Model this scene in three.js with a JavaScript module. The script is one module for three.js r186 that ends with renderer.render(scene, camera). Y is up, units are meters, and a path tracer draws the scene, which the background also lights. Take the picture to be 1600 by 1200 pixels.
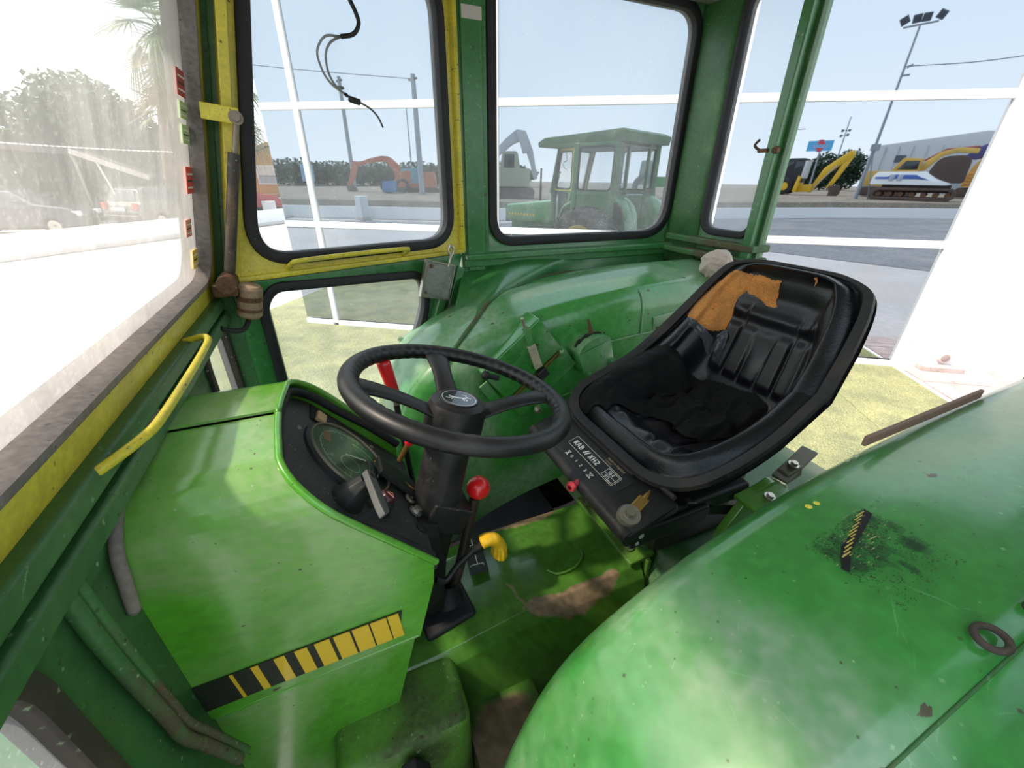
import * as THREE from 'three';
import { RoundedBoxGeometry } from 'three/addons/geometries/RoundedBoxGeometry.js';
import { mergeGeometries, mergeVertices, toCreasedNormals } from 'three/addons/utils/BufferGeometryUtils.js';

// ---------------------------------------------------------------- camera, sky, sun, exposure
const R = (d) => d * Math.PI / 180;
const scene = new THREE.Scene();
const camera = new THREE.PerspectiveCamera(86.66, 4 / 3, 0.02, 600);
camera.position.set(0, 2.0, 0.634);
camera.rotation.set(R(-26.9), R(-23.9), R(0.69), 'YXZ');
scene.add(camera);
const SUN = new THREE.Vector3(-0.62, 0.78, -0.08).normalize();
// bright hazy sky: pale blue overhead, white towards the horizon, a broad glow round the veiled sun
{
  const W = 512, H = 256, d = new Float32Array(W * H * 4), v = new THREE.Vector3();
  for (let j = 0; j < H; j++) for (let i = 0; i < W; i++) {
    const el = ((j + 0.5) / H - 0.5) * Math.PI, az = ((i + 0.5) / W - 0.5) * 2 * Math.PI, y = Math.sin(el);
    v.set(Math.cos(az) * Math.cos(el), y, Math.sin(az) * Math.cos(el));
    const t = Math.pow(Math.max(0, y), 0.55), c = v.dot(SUN), g = 1.5 * Math.exp((c - 1) * 9) + 2.2 * Math.exp((c - 1) * 60), o = (j * W + i) * 4;
    d[o] = 2.15 + (1.0 - 2.15) * t + g; d[o + 1] = 2.16 + (1.34 - 2.16) * t + g * 0.96; d[o + 2] = 2.12 + (1.68 - 2.12) * t + g * 0.88; d[o + 3] = 1;
  }
  const t = new THREE.DataTexture(d, W, H, THREE.RGBAFormat, THREE.FloatType); t.mapping = THREE.EquirectangularReflectionMapping; t.magFilter = THREE.LinearFilter; t.wrapS = THREE.RepeatWrapping; t.needsUpdate = true;
  scene.background = scene.environment = t;
}
const sun = new THREE.DirectionalLight(0xfff1df, 4.7);
sun.position.copy(SUN).multiplyScalar(60);
sun.shadow.radius = 5;                       // thin haze before the sun
sun.castShadow = true;
sun.shadow.mapSize.set(4096, 4096);
Object.assign(sun.shadow.camera, { left: -50, right: 50, top: 50, bottom: -50, near: 1, far: 160 });
scene.add(sun, sun.target);
const renderer = new THREE.WebGLRenderer({ antialias: true });
renderer.toneMapping = THREE.LinearToneMapping;
renderer.toneMappingExposure = 1.0;
renderer.shadowMap.enabled = true;

// ---------------------------------------------------------------- helpers
let seed = 7;
const rnd = () => { seed = (seed * 1664525 + 1013904223) >>> 0; return seed / 4294967296; };
const rr = (a, b) => a + (b - a) * rnd();
const V = (x, y, z) => new THREE.Vector3(x, y, z);
const lerp = (a, b, t) => a + (b - a) * t;
const clamp = (x, a = 0, b = 1) => Math.min(b, Math.max(a, x));
const sstep = (a, b, x) => { const t = clamp((x - a) / (b - a)); return t * t * (3 - 2 * t); };
const gauss = (x, s) => Math.exp(-(x * x) / (2 * s * s));
const counts = {};
function numbered(n) { const k = (counts[n] = (counts[n] ?? -1) + 1); return k ? n + '_' + String(k).padStart(3, '0') : n; }
function thing(name, base, label, category, group) {
  const o = new THREE.Group(); o.name = numbered(name); o.position.set(...base);
  o.userData = { label, category }; if (group) o.userData.group = group;
  scene.add(o); return o;
}
function structure(name, base = [0, 0, 0], label) {
  const o = new THREE.Group(); o.name = name; o.position.set(...base); o.userData = { kind: 'structure', label, category: 'structure' };
  scene.add(o); return o;
}
// world-space geometry becomes a named part of its thing
function worldOrigin(o) { const v = V(0, 0, 0); for (let p = o; p && p !== scene; p = p.parent) v.add(p.position); return v; }
function part(parent, name, geo, mat, label) {
  if (Array.isArray(geo)) geo = mergeAll(geo);
  geo = fin(geo);
  const o = worldOrigin(parent); geo.translate(-o.x, -o.y, -o.z);
  const m = new THREE.Mesh(geo, mat); m.name = name; m.castShadow = m.receiveShadow = true;
  if (label) m.userData.label = label;
  parent.add(m); return m;
}
function single(name, geo, mat, label, category, group) {
  if (Array.isArray(geo)) geo = mergeAll(geo);
  geo = fin(geo); geo.computeBoundingBox();
  const b = geo.boundingBox, c = V((b.min.x + b.max.x) / 2, b.min.y, (b.min.z + b.max.z) / 2);
  geo.translate(-c.x, -c.y, -c.z);
  const m = new THREE.Mesh(geo, mat); m.name = numbered(name); m.position.copy(c); m.castShadow = m.receiveShadow = true;
  m.userData = { label, category }; if (group) m.userData.group = group;
  scene.add(m); return m;
}
function copyOf(o, label) { const c = o.clone(); c.name = numbered(o.name.replace(/_\d{3}$/, '')); c.userData = { ...o.userData }; if (label) c.userData.label = label; scene.add(c); return c; }
// uv in metres by the dominant axis of each face, unless the geometry brings its own
function fin(g) {
  if (g.userData.ready) return g;
  if (g.userData.uv) { const k = g.index ? g.toNonIndexed() : g.clone(); k.userData = { ready: true }; return k; }
  let n = g.index ? g.toNonIndexed() : g.clone();
  if (!n.attributes.normal) n.computeVertexNormals();
  const p = n.attributes.position, uv = new Float32Array(p.count * 2);
  const a = V(), b = V(), c = V(), e = V(), f = V();
  for (let i = 0; i < p.count; i += 3) {
    a.fromBufferAttribute(p, i); b.fromBufferAttribute(p, i + 1); c.fromBufferAttribute(p, i + 2);
    e.subVectors(b, a).cross(f.subVectors(c, a));
    const x = Math.abs(e.x), y = Math.abs(e.y), z = Math.abs(e.z);
    [a, b, c].forEach((v, k) => {
      const q = y >= x && y >= z ? [v.x, v.z] : x >= z ? [v.z, v.y] : [v.x, v.y];
      uv[(i + k) * 2] = q[0]; uv[(i + k) * 2 + 1] = q[1];
    });
  }
  n.setAttribute('uv', new THREE.BufferAttribute(uv, 2));
  n.userData = { ready: true };
  return n;
}
function mergeAll(list) {
  const col = list.every((g) => g.attributes.color);
  const l = list.map((g) => {
    g = fin(g); let k = g.index ? g.toNonIndexed() : g.clone();
    if (!k.attributes.normal) k.computeVertexNormals();
    if (!k.attributes.uv) k.setAttribute('uv', new THREE.BufferAttribute(new Float32Array(k.attributes.position.count * 2), 2));
    for (const n of Object.keys(k.attributes)) if (!['position', 'normal', 'uv'].includes(n) && !(n === 'color' && col)) k.deleteAttribute(n);
    k.morphAttributes = {};
    return k;
  });
  const m = mergeGeometries(l, false); m.userData = { ready: true };
  return m;
}
const M4 = (x = 0, y = 0, z = 0, rx = 0, ry = 0, rz = 0, order = 'XYZ') => new THREE.Matrix4().makeRotationFromEuler(new THREE.Euler(rx, ry, rz, order)).setPosition(x, y, z);
function bx(w, h, d, x, y, z, rx = 0, ry = 0, rz = 0, bev = 0.004) {
  const b = Math.min(bev, w * 0.45, h * 0.45, d * 0.45);
  const g = b > 0.0004 ? new RoundedBoxGeometry(w, h, d, 2, b) : new THREE.BoxGeometry(w, h, d);
  return g.applyMatrix4(M4(x, y, z, rx, ry, rz));
}
// a box given by its limits
const bl = (x0, x1, y0, y1, z0, z1, bev = 0.004) => bx(Math.abs(x1 - x0), Math.abs(y1 - y0), Math.abs(z1 - z0), (x0 + x1) / 2, (y0 + y1) / 2, (z0 + z1) / 2, 0, 0, 0, bev);
// a bar of section w (across) x h between two points; up hints the h direction
function bar(a, b, w, h, bev = 0.004, up = V(0, 1, 0)) {
  const A = V(...a), B = V(...b), d = B.clone().sub(A), L = d.length(); d.normalize();
  let s = V().crossVectors(d, up); if (s.length() < 0.05) s = V().crossVectors(d, V(1, 0, 0)); s.normalize();
  const t = V().crossVectors(s, d);
  const g = bev ? new RoundedBoxGeometry(L, h, w, 2, Math.min(bev, w * 0.45, h * 0.45)) : new THREE.BoxGeometry(L, h, w);
  return g.applyMatrix4(new THREE.Matrix4().makeBasis(d, t, s).setPosition(A.add(B).multiplyScalar(0.5)));
}
function rod(a, b, r, r2 = r, seg = 16) {
  const A = V(...a), B = V(...b), d = B.clone().sub(A), L = d.length();
  const g = new THREE.CylinderGeometry(r2, r, L, seg, 1);
  return g.applyQuaternion(new THREE.Quaternion().setFromUnitVectors(V(0, 1, 0), d.normalize())).translate((A.x + B.x) / 2, (A.y + B.y) / 2, (A.z + B.z) / 2);
}
function tube(pts, r, seg = 40, closed = false, rad = 10, tension = 0.5) {
  const c = new THREE.CatmullRomCurve3(pts.map((p) => V(...p)), closed, 'catmullrom', tension), g = new THREE.TubeGeometry(c, seg, r, rad, closed), u = g.attributes.uv, L = c.getLength();
  for (let i = 0; i < u.count; i++) u.setXY(i, u.getX(i) * L + pts[0][0], u.getY(i) * 6.283 * r + pts[0][2]);
  g.userData.uv = true; return g;
}
function capped(pts, r, seg = 40, rad = 10) { return mergeAll([tube(pts, r, seg, false, rad), ball(pts[0], r, 8), ball(pts[pts.length - 1], r, 8)]); }
function ball(c, r, seg = 20, sy = 1) { return new THREE.SphereGeometry(r, seg, Math.max(6, seg * 0.7 | 0)).scale(1, sy, 1).translate(...c); }
// lathe around an axis through c: profile [[radius, along], ...]
function lathe(prof, c, axis = [0, 1, 0], seg = 32) {
  const g = new THREE.LatheGeometry(prof.map((p) => new THREE.Vector2(Math.max(p[0], 1e-5), p[1])), seg);
  return toCreasedNormals(g.applyQuaternion(new THREE.Quaternion().setFromUnitVectors(V(0, 1, 0), V(...axis).normalize())).translate(...c), R(38));
}
// a polygon with rounded corners as a list of 2-D points
function roundPoly(pts, r, n = 7) {
  const out = [], N = pts.length, rad = (i) => (Array.isArray(r) ? r[i] : r);
  for (let i = 0; i < N; i++) {
    const p = pts[i], a = pts[(i + N - 1) % N], b = pts[(i + 1) % N];
    const da = [a[0] - p[0], a[1] - p[1]], db = [b[0] - p[0], b[1] - p[1]], la = Math.hypot(...da), lb = Math.hypot(...db);
    const q = Math.min(rad(i), la * 0.48, lb * 0.48);
    if (q < 1e-4) { out.push(p); continue; }
    const s = [p[0] + da[0] / la * q, p[1] + da[1] / la * q], e = [p[0] + db[0] / lb * q, p[1] + db[1] / lb * q];
    for (let k = 0; k <= n; k++) { const t = k / n, u = 1 - t; out.push([u * u * s[0] + 2 * u * t * p[0] + t * t * e[0], u * u * s[1] + 2 * u * t * p[1] + t * t * e[1]]); }
  }
  return out;
}
const rect = (x0, x1, y0, y1) => [[x0, y0], [x1, y0], [x1, y1], [x0, y1]];
function shapeOf(pts, holes = []) {
  const s = new THREE.Shape(pts.map((p) => new THREE.Vector2(...p)));
  for (const h of holes) s.holes.push(new THREE.Path(h.map((p) => new THREE.Vector2(...p))));
  return s;
}
// extrude a 2-D outline by depth d, centred, into a basis
function ext(pts, d, m, holes = [], bev = 0.003) {
  const g = new THREE.ExtrudeGeometry(shapeOf(pts, holes), { depth: Math.max(d - 2 * bev, 1e-4), bevelEnabled: bev > 0, bevelThickness: bev, bevelSize: bev, bevelOffset: -bev, bevelSegments: 2, curveSegments: 8 });
  g.translate(0, 0, -Math.max(d - 2 * bev, 1e-4) / 2);
  const c = toCreasedNormals(g, R(35));
  return m ? c.applyMatrix4(m) : c;
}
function offsetPoly(pts, d) { // inward for counter-clockwise outlines
  const N = pts.length, out = [];
  for (let i = 0; i < N; i++) {
    const a = pts[(i + N - 1) % N], p = pts[i], b = pts[(i + 1) % N];
    let n1 = [-(p[1] - a[1]), p[0] - a[0]], n2 = [-(b[1] - p[1]), b[0] - p[0]];
    const l1 = Math.hypot(...n1) || 1, l2 = Math.hypot(...n2) || 1;
    n1 = n1.map((x) => x / l1); n2 = n2.map((x) => x / l2);
    let m = [n1[0] + n2[0], n1[1] + n2[1]]; const lm = Math.hypot(...m) || 1; m = m.map((x) => x / lm);
    const k = d / Math.max(0.5, m[0] * n1[0] + m[1] * n1[1]);
    out.push([p[0] + m[0] * k, p[1] + m[1] * k]);
  }
  return out;
}
function basis(o, u, v) { const U = V(...u).normalize(), W = V(...v).normalize(), N = V().crossVectors(U, W).normalize(); return new THREE.Matrix4().makeBasis(U, W, N).setPosition(...o); }
// a surface from a function of (a, b) in 0..1; uv01 keeps 0..1 coordinates
function grid(fn, nu, nv, { uv01 = false, color = null, flip = false } = {}) {
  const P = [], T = [], I = [], C = [];
  for (let j = 0; j <= nv; j++) for (let i = 0; i <= nu; i++) {
    const p = fn(i / nu, j / nv); P.push(...p); T.push(i / nu, j / nv);
    if (color) C.push(...color(i / nu, j / nv, p));
  }
  for (let j = 0; j < nv; j++) for (let i = 0; i < nu; i++) {
    const k = j * (nu + 1) + i, l = k + nu + 1;
    if (flip) I.push(k, l, k + 1, k + 1, l, l + 1); else I.push(k, k + 1, l, k + 1, l + 1, l);
  }
  const g = new THREE.BufferGeometry();
  g.setAttribute('position', new THREE.Float32BufferAttribute(P, 3));
  g.setAttribute('uv', new THREE.Float32BufferAttribute(T, 2));
  if (color) g.setAttribute('color', new THREE.Float32BufferAttribute(C, 3));
  g.setIndex(I); g.computeVertexNormals();
  if (!uv01) { // uv in metres along the sheet
    const mj = nv >> 1, mi = nu >> 1, W = nu + 1, d = (a, b) => Math.hypot(P[a * 3] - P[b * 3], P[a * 3 + 1] - P[b * 3 + 1], P[a * 3 + 2] - P[b * 3 + 2]), U = [0], Q = [0];
    for (let i = 1; i <= nu; i++) { let s = 0; for (const j of [mj, nv >> 2, (3 * nv) >> 2]) s = Math.max(s, d(j * W + i, j * W + i - 1)); U.push(U[i - 1] + s); }
    for (let j = 1; j <= nv; j++) { let s = 0; for (const i of [mi, nu >> 2, (3 * nu) >> 2]) s = Math.max(s, d(j * W + i, j * W - W + i)); Q.push(Q[j - 1] + s); }
    for (let j = 0; j <= nv; j++) for (let i = 0; i <= nu; i++) { g.attributes.uv.setXY(j * W + i, U[i] + P[0] * 0.37, Q[j] + P[2] * 0.61); }
  }
  g.userData.uv = true;
  return g;
}
// a closed sheet: front, back and rim, from a surface function and a thickness function along its normal
function slab(fn, nu, nv, th, opt = {}) {
  const g = grid(fn, nu, nv, opt), p = g.attributes.position, n = g.attributes.normal, N = p.count;
  const P = Array.from(p.array), I = Array.from(g.index.array), T = Array.from(g.attributes.uv.array), C = opt.color ? Array.from(g.attributes.color.array) : null;
  for (let i = 0; i < N; i++) { P.push(p.getX(i) - n.getX(i) * th, p.getY(i) - n.getY(i) * th, p.getZ(i) - n.getZ(i) * th); T.push(T[2 * i], T[2 * i + 1]); if (C) C.push(C[3 * i], C[3 * i + 1], C[3 * i + 2]); }
  const base = g.index.array;
  for (let i = 0; i < base.length; i += 3) I.push(base[i] + N, base[i + 2] + N, base[i + 1] + N);
  const edge = [], W = nu + 1;
  for (let i = 0; i < nu; i++) edge.push([i, i + 1]);
  for (let j = 0; j < nv; j++) edge.push([j * W + nu, (j + 1) * W + nu]);
  for (let i = nu; i > 0; i--) edge.push([nv * W + i, nv * W + i - 1]);
  for (let j = nv; j > 0; j--) edge.push([j * W, (j - 1) * W]);
  for (const [a, b] of edge) { if (opt.flip) I.push(a, b, b + N, a, b + N, a + N); else I.push(a, b + N, b, a, a + N, b + N); }
  const k = new THREE.BufferGeometry();
  k.setAttribute('position', new THREE.Float32BufferAttribute(P, 3)); k.setAttribute('uv', new THREE.Float32BufferAttribute(T, 2));
  if (C) k.setAttribute('color', new THREE.Float32BufferAttribute(C, 3));
  k.setIndex(I);
  const out = toCreasedNormals(k, R(50)); out.userData = { uv: true }; return out;
}
// Catmull-Rom through [x, y] pairs, read by parameter
function curve2(pts) { const c = new THREE.CatmullRomCurve3(pts.map((p) => V(p[0], p[1], 0)), false, 'centripetal'); return (t) => { const p = c.getPoint(clamp(t)); return [p.x, p.y]; }; }
// linear interpolation in a table [[x, y], ...]
function table(t, x) { if (x <= t[0][0]) return t[0][1]; for (let i = 1; i < t.length; i++) if (x <= t[i][0]) { const k = (x - t[i - 1][0]) / (t[i][0] - t[i - 1][0]); return lerp(t[i - 1][1], t[i][1], k); } return t[t.length - 1][1]; }
function hexnut(c, r, h, axis = [0, 1, 0]) {
  return toCreasedNormals(new THREE.CylinderGeometry(r * 0.94, r, h, 6, 1).applyQuaternion(new THREE.Quaternion().setFromUnitVectors(V(0, 1, 0), V(...axis).normalize())), R(30)).translate(...c);
}
const boltGeo = (c, axis, r = 0.008) => { const a = V(...axis).normalize(); return mergeAll([lathe([[0, 0.002], [r * 1.5, 0.002], [r * 1.5, 0], [r * 1.5, -0.002]], c, axis, 16), hexnut(V(...c).addScaledVector(a, r * 0.5).toArray(), r, r, axis)]); };

// ---------------------------------------------------------------- noise and textures
const perm = new Uint8Array(512); { const a = [...Array(256).keys()]; for (let i = 255; i > 0; i--) { const j = (rnd() * (i + 1)) | 0; [a[i], a[j]] = [a[j], a[i]]; } for (let i = 0; i < 512; i++) perm[i] = a[i & 255]; }
function vnoise(x, y, p) { // tileable value noise, period p
  const xi = Math.floor(x), yi = Math.floor(y), fx = x - xi, fy = y - yi, u = fx * fx * (3 - 2 * fx), v = fy * fy * (3 - 2 * fy);
  const w = (k) => ((k % p) + p) % p, x0 = w(xi), x1 = w(xi + 1), y0 = w(yi), y1 = w(yi + 1), h = (a, b) => perm[(perm[a & 255] + b) & 511] / 255;
  return lerp(lerp(h(x0, y0), h(x1, y0), u), lerp(h(x0, y1), h(x1, y1), u), v);
}
function fbm(x, y, p, oct = 4) { let s = 0, a = 0.5, n = 0; for (let i = 0; i < oct; i++) { s += a * vnoise(x, y, p); n += a; x = x * 2 + 17; y = y * 2 + 5; p *= 2; a *= 0.5; } return s / n; }
const n3 = (x, y, z) => fbm(x + z * 0.73, y - z * 0.57, 97, 3);
function tex(n, rep, fn, srgb = true, ch = 4) {
  const d = new Uint8Array(n * n * 4);
  for (let j = 0; j < n; j++) for (let i = 0; i < n; i++) { const c = fn(i / n, j / n, i, j), o = (j * n + i) * 4; if (typeof c === 'number') d[o] = d[o + 1] = d[o + 2] = clamp(c) * 255; else { d[o] = clamp(c[0] / 255) * 255; d[o + 1] = clamp(c[1] / 255) * 255; d[o + 2] = clamp(c[2] / 255) * 255; } d[o + 3] = 255; }
  return dtex(d, n, rep, srgb);
}
function dtex(d, n, rep, srgb) {
  const t = new THREE.DataTexture(d, n, n, THREE.RGBAFormat); t.wrapS = t.wrapT = THREE.RepeatWrapping; t.repeat.set(rep, rep); t.magFilter = THREE.LinearFilter; t.minFilter = THREE.LinearMipmapLinearFilter; t.generateMipmaps = true;
  if (srgb) t.colorSpace = THREE.SRGBColorSpace; t.needsUpdate = true; return t;
}
// paint: base colour with mottling, dust of its own grain, scratches, chips and specks
function paintTex(n, size, o) {
  const d = new Float32Array(n * n * 3), rg = new Float32Array(n * n);
  for (let j = 0; j < n; j++) for (let i = 0; i < n; i++) {
    const x = i / n, y = j / n, k = j * n + i;
    const m = fbm(x * 6, y * 6, 6, 5) - 0.5, f = fbm(x * 90, y * 90, 90, 2) - 0.5;
    const du = clamp((fbm(x * 4 + 3, y * 4 + 9, 4, 5) - o.dustAt) * 5) * (0.55 + 0.9 * (fbm(x * 70, y * 70, 70, 2))) * o.dust;
    for (let c = 0; c < 3; c++) d[k * 3 + c] = lerp(o.base[c] * (1 + o.mottle * m + o.grain * f), o.dustCol[c], clamp(du));
    rg[k] = clamp(o.rough + 0.35 * du + 0.12 * m);
  }
  const put = (x, y, c, a) => { const i = ((x % n) + n) % n, j = ((y % n) + n) % n, k = j * n + i; for (let q = 0; q < 3; q++) d[k * 3 + q] = lerp(d[k * 3 + q], c[q], a); rg[k] = clamp(rg[k] + 0.2 * a); };
  for (let s = 0; s < o.scratches; s++) { let x = rnd() * n, y = rnd() * n, a = rnd() * 6.28, L = rr(6, 60) * n / 1024; const al = rr(0.12, 0.6); for (let t = 0; t < L; t++) { a += rr(-0.06, 0.06); x += Math.cos(a); y += Math.sin(a); put(x | 0, y | 0, o.scratchCol, al * Math.sin(Math.PI * t / L)); } }
  for (let s = 0; s < o.specks; s++) { const x = (rnd() * n) | 0, y = (rnd() * n) | 0, r = rnd() < 0.85 ? 1 : 2, c = rnd() < 0.5 ? o.speckA : o.speckB, al = rr(0.25, 0.9); for (let a = -r; a <= r; a++) for (let b = -r; b <= r; b++) if (a * a + b * b <= r * r) put(x + a, y + b, c, al); }
  for (let s = 0; s < o.chips; s++) { const x = rnd() * n, y = rnd() * n, r0 = rr(2, o.chipR || 7) * n / 1024; for (let a = -12; a <= 12; a++) for (let b = -12; b <= 12; b++) { const q = Math.hypot(a, b * 1.3) / r0 + 0.9 * (vnoise((x + a) * 0.35, (y + b) * 0.35, 4096) - 0.5); if (q < 1) put((x + a) | 0, (y + b) | 0, o.chipCol, 0.9); } }
  const A = new Uint8Array(n * n * 4), B = new Uint8Array(n * n * 4);
  for (let k = 0; k < n * n; k++) { for (let c = 0; c < 3; c++) A[k * 4 + c] = clamp(d[k * 3 + c], 0, 255); A[k * 4 + 3] = 255; B[k * 4] = B[k * 4 + 1] = B[k * 4 + 2] = rg[k] * 255; B[k * 4 + 3] = 255; }
  return { map: dtex(A, n, 1 / size, true), roughnessMap: dtex(B, n, 1 / size, false) };
}
const phys = (o) => new THREE.MeshPhysicalMaterial({ roughness: 0.5, metalness: 0, ...o });
const flat = (c, rough = 0.6, o = {}) => phys({ color: c, roughness: rough, ...o });
const G0 = { base: [88, 162, 44], mottle: 0.22, grain: 0.16, dust: 0.45, dustAt: 0.56, dustCol: [150, 172, 128], rough: 0.30, scratches: 130, scratchCol: [150, 190, 150], specks: 420, speckA: [150, 180, 140], speckB: [58, 56, 36], chips: 10, chipCol: [72, 52, 34] };
const M = {};
M.green = phys({ roughness: 1, clearcoat: 0.9, clearcoatRoughness: 0.16, ...paintTex(1024, 0.85, { ...G0, dust: 0.55, dustAt: 0.52, scratches: 260 }) });
M.fender = phys({ roughness: 1, clearcoat: 0.8, clearcoatRoughness: 0.16, ...paintTex(1024, 0.9, { ...G0, base: [60, 136, 60], dust: 0.72, dustAt: 0.475, scratches: 260, specks: 700, chips: 26, dustCol: [136, 164, 130] }) });
M.cabgreen = phys({ roughness: 1, clearcoat: 0.5, clearcoatRoughness: 0.2, ...paintTex(512, 0.7, { ...G0, base: [56, 118, 62], dust: 0.4, dustAt: 0.52, dustCol: [120, 150, 122], chips: 8, scratches: 90 }) });
M.floor = phys({ roughness: 1, ...paintTex(512, 0.5, { ...G0, base: [84, 130, 46], mottle: 0.4, dust: 0.5, dustAt: 0.5, dustCol: [52, 50, 30], chips: 12, rough: 0.5 }) });  // darker base and dark dust tone put the footwell shade into the paint
M.brownrubber = phys({ roughness: 1, ...paintTex(256, 0.4, { ...G0, base: [58, 50, 44], mottle: 0.3, dust: 0.6, dustCol: [98, 84, 70], scratchCol: [110, 96, 84], chips: 0, rough: 0.7 }) });
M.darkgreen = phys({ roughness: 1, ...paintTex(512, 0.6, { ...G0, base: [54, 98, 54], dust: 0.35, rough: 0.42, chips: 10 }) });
M.grimy = phys({ roughness: 1, ...paintTex(512, 0.5, { ...G0, base: [62, 108, 58], dust: 0.9, dustAt: 0.44, dustCol: [92, 80, 58], rough: 0.6, chips: 40, chipR: 11 }) });
M.yellow = phys({ roughness: 1, clearcoat: 0.15, ...paintTex(512, 0.55, { ...G0, base: [198, 184, 62], mottle: 0.14, dust: 0.4, dustCol: [168, 158, 96], scratchCol: [230, 224, 140], speckA: [90, 70, 40], speckB: [70, 50, 30], specks: 160, chips: 26, chipCol: [84, 54, 38], rough: 0.42 }) });
M.bar = phys({ roughness: 1, ...paintTex(512, 0.3, { ...G0, base: [204, 190, 60], dust: 0.5, dustCol: [176, 166, 110], chips: 80, chipR: 11, chipCol: [104, 66, 48], scratchCol: [240, 230, 170], rough: 0.4 }) });
M.black = phys({ roughness: 1, ...paintTex(512, 0.4, { ...G0, base: [24, 24, 25], mottle: 0.3, grain: 0.3, dust: 0.3, dustAt: 0.5, dustCol: [74, 74, 70], scratchCol: [104, 104, 104], specks: 300, speckA: [120, 120, 118], speckB: [58, 55, 50], chips: 0, rough: 0.48 }) });
M.dash = phys({ roughness: 1, ...paintTex(512, 0.3, { ...G0, base: [52, 53, 52], mottle: 0.25, grain: 0.3, dust: 0.4, dustAt: 0.48, dustCol: [84, 84, 80], scratches: 200, scratchCol: [130, 130, 126], specks: 500, speckA: [160, 160, 154], speckB: [14, 14, 14], chips: 0, rough: 0.55 }) });
M.rubber = phys({ roughness: 1, ...paintTex(512, 0.5, { ...G0, base: [26, 26, 30], mottle: 0.2, grain: 0.25, dust: 0.35, dustAt: 0.5, dustCol: [70, 68, 66], scratches: 30, scratchCol: [84, 80, 78], specks: 120, speckA: [96, 92, 86], speckB: [40, 38, 36], chips: 0, rough: 0.62 }) });
M.oldrubber = phys({ roughness: 1, ...paintTex(512, 0.5, { ...G0, base: [112, 105, 103], mottle: 0.3, grain: 0.3, dust: 0.6, dustAt: 0.46, dustCol: [142, 132, 120], scratches: 30, scratchCol: [120, 110, 100], specks: 200, speckA: [150, 140, 120], speckB: [60, 54, 48], chips: 0, rough: 0.75 }) });
M.vinyl = phys({ roughness: 1, clearcoat: 0.25, clearcoatRoughness: 0.3, ...paintTex(512, 0.35, { ...G0, base: [15, 16, 21], mottle: 0.35, grain: 0.35, dust: 0.22, dustAt: 0.5, dustCol: [52, 54, 62], scratches: 60, scratchCol: [70, 74, 86], specks: 160, speckA: [74, 76, 84], speckB: [30, 30, 34], chips: 0, rough: 0.34 }), bumpMap: tex(256, 9, (x, y) => fbm(x * 60, y * 60, 60, 2), false), bumpScale: 0.0004 });
M.wheelgrip = phys({ roughness: 1, ...paintTex(512, 0.25, { ...G0, base: [20, 20, 22], mottle: 0.3, grain: 0.4, dust: 0.3, dustAt: 0.5, dustCol: [70, 68, 66], scratches: 40, scratchCol: [90, 88, 86], specks: 160, speckA: [92, 90, 86], speckB: [40, 38, 36], chips: 0, rough: 0.42 }) });
M.rust = phys({ roughness: 1, ...paintTex(512, 0.3, { ...G0, base: [96, 66, 44], mottle: 0.6, grain: 0.5, dust: 0.5, dustCol: [130, 104, 74], scratchCol: [150, 120, 90], chips: 30, chipCol: [48, 34, 26], rough: 0.75 }) });
M.metal = phys({ color: 0xb8b2a6, metalness: 0.85, roughness: 0.36 });
M.dullmetal = phys({ color: 0x8b8374, metalness: 0.6, roughness: 0.55 });
M.brass = phys({ color: 0xb0894a, metalness: 0.85, roughness: 0.4 });
M.white = flat(0xf2efec, 0.55);
M.glassclear = (m, c = 0xffffff) => phys({ color: c, transmission: 1, thickness: 0, roughness: 1, ior: 1.45, roughnessMap: m });
// ---------------------------------------------------------------- the place: ground, glass facade
const FA = R(34), FE = V(Math.cos(FA), 0, Math.sin(FA)), FN = V(-Math.sin(FA), 0, Math.cos(FA)), FP = V(-0.456, 0, -6.014);
const facM = new THREE.Matrix4().makeBasis(FE, V(0, 1, 0), FN).setPosition(FP);   // u along the facade, y up, v towards the yard
const fw = (u, y, v) => V(u, y, v).applyMatrix4(facM).toArray();
const fbox = (u0, u1, y0, y1, v0, v1, bev = 0.006) => bl(u0, u1, y0, y1, v0, v1, bev).applyMatrix4(facM);

M.concrete = phys({ roughness: 1, ...paintTex(1024, 5, { ...G0, base: [190, 183, 180], mottle: 0.10, grain: 0.10, dust: 0.5, dustAt: 0.5, dustCol: [188, 176, 168], scratches: 40, scratchCol: [176, 166, 160], specks: 300, speckA: [150, 140, 134], speckB: [226, 220, 214], chips: 0, rough: 0.85 }) });
M.asphalt = phys({ roughness: 1, ...paintTex(1024, 6, { ...G0, base: [128, 126, 128], mottle: 0.2, grain: 0.25, dust: 0.5, dustCol: [156, 150, 146], scratchCol: [90, 90, 92], specks: 800, speckA: [170, 168, 166], speckB: [84, 82, 84], chips: 0, rough: 0.9 }) });
M.dirt = phys({ roughness: 1, ...paintTex(512, 4, { ...G0, base: [142, 130, 116], mottle: 0.4, grain: 0.4, dust: 0.6, dustCol: [176, 158, 136], scratchCol: [120, 100, 80], specks: 600, speckA: [190, 176, 160], speckB: [92, 74, 58], chips: 0, rough: 0.95 }) });
M.turf = phys({
  roughness: 0.95, map: tex(1024, 1 / 1.6, (x, y) => { const f = fbm(x * 240, y * 240, 240, 2), m = fbm(x * 9, y * 9, 9, 4), d = fbm(x * 420, y * 420, 420, 1); const k = 0.72 + 0.5 * f + 0.2 * (m - 0.5); return [lerp(164, 184, m) * k, lerp(166, 178, m) * k, lerp(112, 136, d) * k]; }),
  bumpMap: tex(512, 1 / 0.6, (x, y) => fbm(x * 150, y * 150, 150, 2), false), bumpScale: 0.012,
});
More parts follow.
